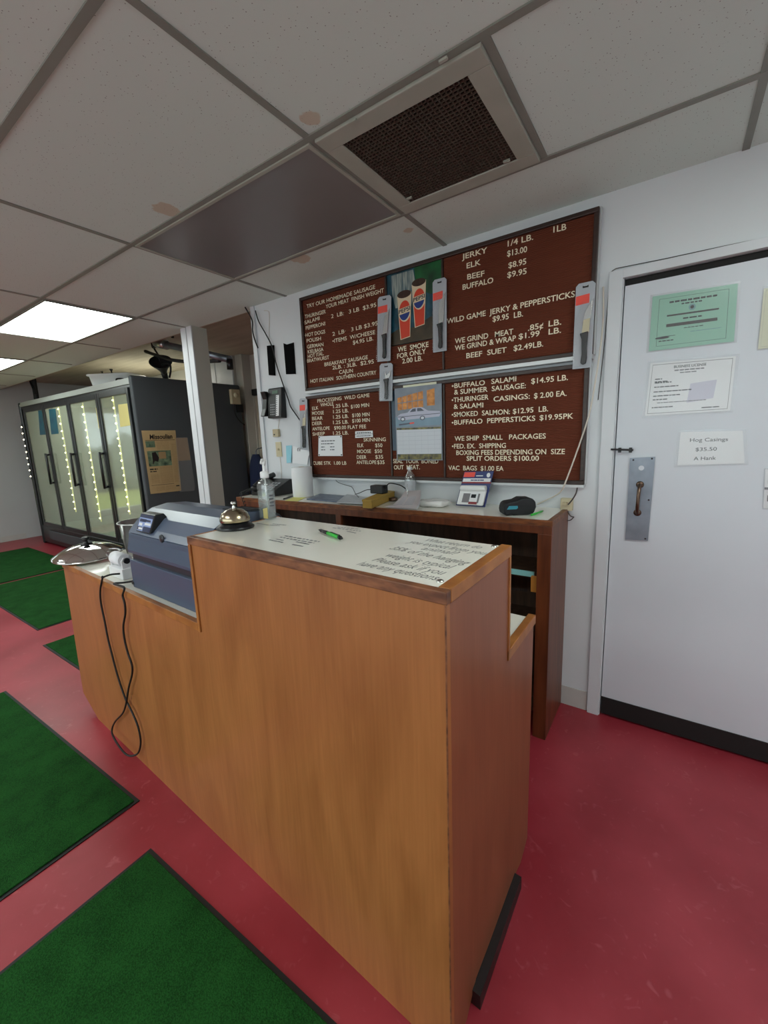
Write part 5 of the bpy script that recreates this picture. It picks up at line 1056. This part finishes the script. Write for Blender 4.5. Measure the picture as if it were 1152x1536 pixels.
# posters and price papers on the glass
def gpaper(name, label, P, m, cat, k, y=fy-.0195, th=.001):
    lim = (edges[k]+.058, edges[k+1]-.058)
    q = [W(*p, y) for p in P]
    for v in q: v.x = min(max(v.x, lim[0]), lim[1])
    bm = BM(); prism(bm, q, (0, th, 0)); return solo(name, bm, m, label, cat, (q[2]+q[3])/2)
gpaper('glass_poster', 'teal poster on the fridge door farthest from the newspaper', [(57, 616), (67, 614.5), (71, 651.5), (60, 652.5)], 'teal_poster', 'poster', 0)
gpaper('glass_poster', 'teal poster on the fridge door with the farther string of lights', [(73, 614), (83, 613), (88, 650.5), (77, 651.5)], 'teal_poster', 'poster', 1)
gpaper('price_paper', 'narrow yellow paper at the top of the middle fridge glass', [(143.5, 611.5), (149.5, 611), (152.5, 641.5), (148, 642.5)], 'yellow_paper', 'notice', 2)
gpaper('price_paper', 'wide yellow paper on the fridge door nearest the newspaper', [(177, 607), (192, 605), (196, 638), (180.5, 640.5)], 'yellow_paper', 'notice', 3)
# newspaper pages taped to the side panel
def side_sheet(name, label, P, xo, th, mats, draw, cat):
    q = [XX(*p, fx1+xo) for p in P]; t_ = Thing(name, label, cat, (q[2]+q[3])/2); bm = BM(); prism(bm, q, (th, 0, 0)); t_.part('paper', bm, mats[0])
    if draw:
        tl, tr, br, bl = q; bm = BM()
        def pt(u, v, k=0): return tl.lerp(tr, u).lerp(bl.lerp(br, u), v)+Vector((th+.0006+.0004*k, 0, 0))
        draw(bm, pt); t_.part('print', bm, mats[1:], fix=False)
    return t_
def d_news(bm, pt):
    p0, p1 = pt(.20, .135), pt(.88, .130); text(bm, 'Missoulian', p0, p1, Z, .048, 0, .03, slant=.1)
    bar(bm, pt, .06, .95, .150, .156, 0); bar(bm, pt, .06, .33, .165, .265, 2); bar(bm, pt, .07, .78, .32, .565, 2); bar(bm, pt, .40, .62, .34, .45, 1, 1); poly(bm, [pt(u, v, 1) for u, v in ((.20, .35), (.32, .34), (.40, .43), (.36, .50), (.26, .48), (.20, .54))], 0)
    for u0, u1, v0, v1 in ((.38, .75, .17, .30), (.82, .97, .22, .60), (.38, .78, .58, .84), (.82, .96, .62, .84), (.20, .46, .90, .97), (.50, .84, .90, .97), (.08, .33, .70, .84)):
        v = v0
        while v < v1: words(bm, pt, u0, u1, v, .006, 1, .01, .05, .12); v += .018
    words(bm, pt, .08, .32, .60, .022, 0, .02); words(bm, pt, .08, .30, .64, .016, 0, .02); bar(bm, pt, .06, .78, .865, .870, 0); words(bm, pt, .84, .95, .90, .02, 0, .02)
side_sheet('newspaper_page', 'yellowed newspaper front page taped to the dark fridge side', [(212, 645.8), (263, 645.5), (272, 736), (226, 741)], .004, .0015, ['newsprint', 'black_base', 'news_column', 'news_picture'], d_news, 'newspaper')
def d_news2(bm, pt):
    for u0, u1 in ((.08, .36), (.40, .66), (.70, .94)):
        v = .08
        while v < .94: words(bm, pt, u0, u1, v, .012, 0, .02, .08, .2); v += .035
side_sheet('newspaper_page', 'smaller brown newspaper cutting partly behind the front page on the fridge side', [(258, 657), (280.7, 656.5), (286, 690), (262, 692)], .001, .001, ['newsprint_dark', 'news_column'], d_news2, 'newspaper')
q = [XX(*p, fx1+.0086) for p in ((263, 656), (281.5, 656), (293, 731), (291, 736), (270, 738))]; bm = BM(); prism(bm, q, (.0008, 0, 0)); solo('plastic_sleeve', bm, 'clear_film', 'clear crinkled plastic sheet hanging over the brown cutting on the fridge side', 'plastic sheet', q[4])
a, b_ = XX(343, 584, fx1), XX(358, 607, fx1); t = Thing('timer_box', 'beige plug in timer box mounted high on the fridge side beyond the post', 'timer', (fx1+.0005, (a.y+b_.y)/2, b_.z))
bm = BM(); box(bm, fx1+.0005, fx1+.05, min(a.y, b_.y), max(a.y, b_.y), b_.z, a.z); t.part('housing', bm, 'beige_plastic', bevel=.006); bm = BM(); ym = (a.y+b_.y)/2
lathe(bm, [(0, .064), (.03, .062), (.034, .05)], (fx1, ym, (a.z+b_.z)/2+.02), 20, axis=(1, 0, 0)); t.part('dial', bm, 'cream_plastic')
bm = BM(); tube(bm, [(fx1+.03, ym-.02, b_.z), (fx1+.03, ym-.03, b_.z-.10), (fx1+.02, ym+.03, b_.z-.20), (fx1+.012, ym+.12, b_.z-.26)], .006, 8); box(bm, fx1+.001, fx1+.035, ym+.02, ym+.10, b_.z-.10, b_.z-.001); t.part('cord', bm, 'black_rubber')
# things kept on top of the fridge
zt = fz-.014; a = W(131, 577, .16); b_ = W(199, 560, .16)
t = Thing('plastic_tub', 'white plastic food tub lying on top of the black fridge', 'tub', (-5.42, .36, zt+.0))
tcx, tcy, thw, thd, tan_ = -5.90, .46, .28, .19, math.radians(32)
bm = BM()
def tl_(x, y, z): return Vector((tcx+x*math.cos(tan_)-y*math.sin(tan_), tcy+x*math.sin(tan_)+y*math.cos(tan_), z))
def trect(s, z):
    o = []; hw, hd, r = thw*s, thd*s, .06
    for sx_, sy_, a0 in ((1, 1, 0), (-1, 1, 90), (-1, -1, 180), (1, -1, 270)):
        for k in range(6): an = math.radians(a0+90*k/5); o.append(tl_(sx_*(hw-r)+r*math.cos(an), sy_*(hd-r)+r*math.sin(an), z))
    return o
loft(bm, [trect(.84, zt+.002), trect(.86, zt+.012), trect(.95, zt+.150), trect(1.02, zt+.155), trect(1.03, zt+.170), trect(1.00, zt+.175), trect(.94, zt+.160), trect(.84, zt+.02)]); t.part('tub_body', bm, 'white_plastic', smooth=False)
bm = BM(); tube(bm, [tl_(.10, -thd*.93, zt+.07), tl_(.12, -thd-.005, zt+.10), tl_(.19, -thd-.005, zt+.10), tl_(.22, -thd*.95, zt+.08)], .010, 8); t.part('handle_clip', bm, 'black_plastic')
t = Thing('clamp_lamp', 'black clamp lamp with round shade hanging by the ceiling bar above the fridge', 'lamp', W(246, 556, .45))
c = W(243, 549, .45); bm = BM(); ax = Vector((.55, -.45, .70)).normalized(); lathe(bm, [(.02, -.10), (.035, -.08), (.05, -.04), (.115, .05), (.12, .06), (.112, .055), (.04, -.03), (0, -.04)], c, 28, axis=ax); t.part('lamp_shade', bm, 'register_black')
bm = BM(); lathe(bm, [(0, -.19), (.03, -.18), (.034, -.10), (.02, -.09)], c, 18, axis=ax); t.part('socket', bm, 'black_plastic'); bm = BM(); tube(bm, [c-ax*.18, W(238, 535, .45), W(232, 524, .44), W(229, 514, .43)], .010, 8); tube(bm, [c+ax*.02, W(254, 546, .45), W(256, 556, .45), W(254, 566, .46)], .010, 8); t.part('arm', bm, 'black_rubber')
t = Thing('hanging_bar', 'grey metal pipe hung under the ceiling edge behind the white post', 'pipe', W(300, 525, .35))
a, b_ = W(236, 514, .35), W(344, 539, .35); bm = BM(); tube(bm, [a, b_], .032, 12, smooth=False); t.part('pipe', bm, 'worn_steel'); bm = BM(); d = (b_-a).normalized(); tube(bm, [a-d*.02, a+d*.18], .05, 12, smooth=False); t.part('coupling', bm, 'brushed_steel')
bm = BM(); g0, g1 = W(224, 505, .35), W(226, 517, .35); tube(bm, [(g0.x+.45, .35, 2.600), (g0.x+.45, .35, a.z)], .014, 8, smooth=False); tube(bm, [(a.x-.1, .35, a.z-.03), (a.x+.2, .35, a.z-.03)], .016, 8, smooth=False); tube(bm, [(a.x-.1, .35, 2.6), (a.x-.1, .35, a.z-.03)], .016, 8, smooth=False); t.part('bracket', bm, 'black_rubber')
bm = BM(); e0 = b_; tube(bm, [e0, e0+Vector((0, 0, -.09))], .03, 10, smooth=False); t.part('end_elbow', bm, 'register_black')
bm = BM(); pts = [W(*p, .40) for p in ((218, 527), (235, 533), (258, 540), (290, 543), (330, 541))]; tube(bm, pts, .018, 8); solo('air_hose', bm, 'black_rubber', 'black hose sagging below the grey pipe above the fridge', 'hose', pts[0])
for lb_, p0, p1 in (('dark hanger rod above the white tub, nearer the grey wall', (143, 540), (153, 557)), ('dark hanger rod above the white tub, nearer the pipe', (157, 536), (167, 555))):
    a, b_ = W(*p0, .85), W(*p1, .85); bm = BM(); tube(bm, [a, b_], .022, 8, smooth=False); tube(bm, [b_, (b_.x, b_.y, zt+.004)], .010, 8, smooth=False); solo('hanger_rod', bm, 'black_rubber', lb_, 'rod', b_, 'hanger rods above the fridge')
p = W(52, 575, .25); bm = BM(); tube(bm, [Vector((W(48, 557, .25).x, .25, 2.599)), W(51, 575, .25), W(54, 592, .25), W(55, 600, .25)], .035, 8); tube(bm, [W(48, 565, .22), W(46, 572, .22), W(50, 582, .22), W(53, 592, .22)], .018, 8); solo('hanging_cable', bm, 'black_rubber', 'dark cable bundle dropping from the ceiling behind the fridge far end', 'cable', p)
bm = BM(); box(bm, -5.62, -5.26, 1.44, 1.615, 2.14, 2.595); box(bm, -5.25, -4.89, 1.44, 1.615, 2.14, 2.595)
t = Thing('wall_cupboard', 'pale cupboard high on the back room wall behind the fridge', 'cupboard', (-5.25, 1.53, 2.14)); bm.free(); bm = BM(); box(bm, -5.62, -4.89, 1.46, 1.615, 2.14, 2.595); t.part('carcass', bm, 'dim_paint')
for x0, x1 in ((-5.62, -5.262), (-5.248, -4.89)): bm = BM(); box(bm, x0, x1, 1.44, 1.459, 2.142, 2.593); t.part('door', bm, 'trim_paint', bevel=.003)
c = Vector((-4.64, 1.50, .62)); t = Thing('hanging_jacket', 'dark navy jacket hanging on a hook beside the back room door', 'jacket', c)
bm = BM(); loft(bm, [[c+Vector((.17*s*math.cos(k*math.pi/8), .07*s2*math.sin(k*math.pi/8), z)) for k in range(16)] for s, s2, z in ((.85, .9, 0), (.95, 1, .10), (.90, .95, .35), (.80, .9, .50), (.62, .8, .60), (.30, .55, .68))]); t.part('jacket_body', bm, 'navy_cloth', smooth=True)
bm = BM(); tube(bm, [c+Vector((.15, -.03, .56)), c+Vector((.19, -.05, .30)), c+Vector((.18, -.06, .06))], [.06, .045], 10); t.part('sleeve', bm, 'navy_cloth'); bm = BM(); tube(bm, [c+Vector((0, .0, .66)), c+Vector((0, .02, .74)), c+Vector((0, .11, .76))], .008, 8); t.part('hook', bm, 'worn_steel')
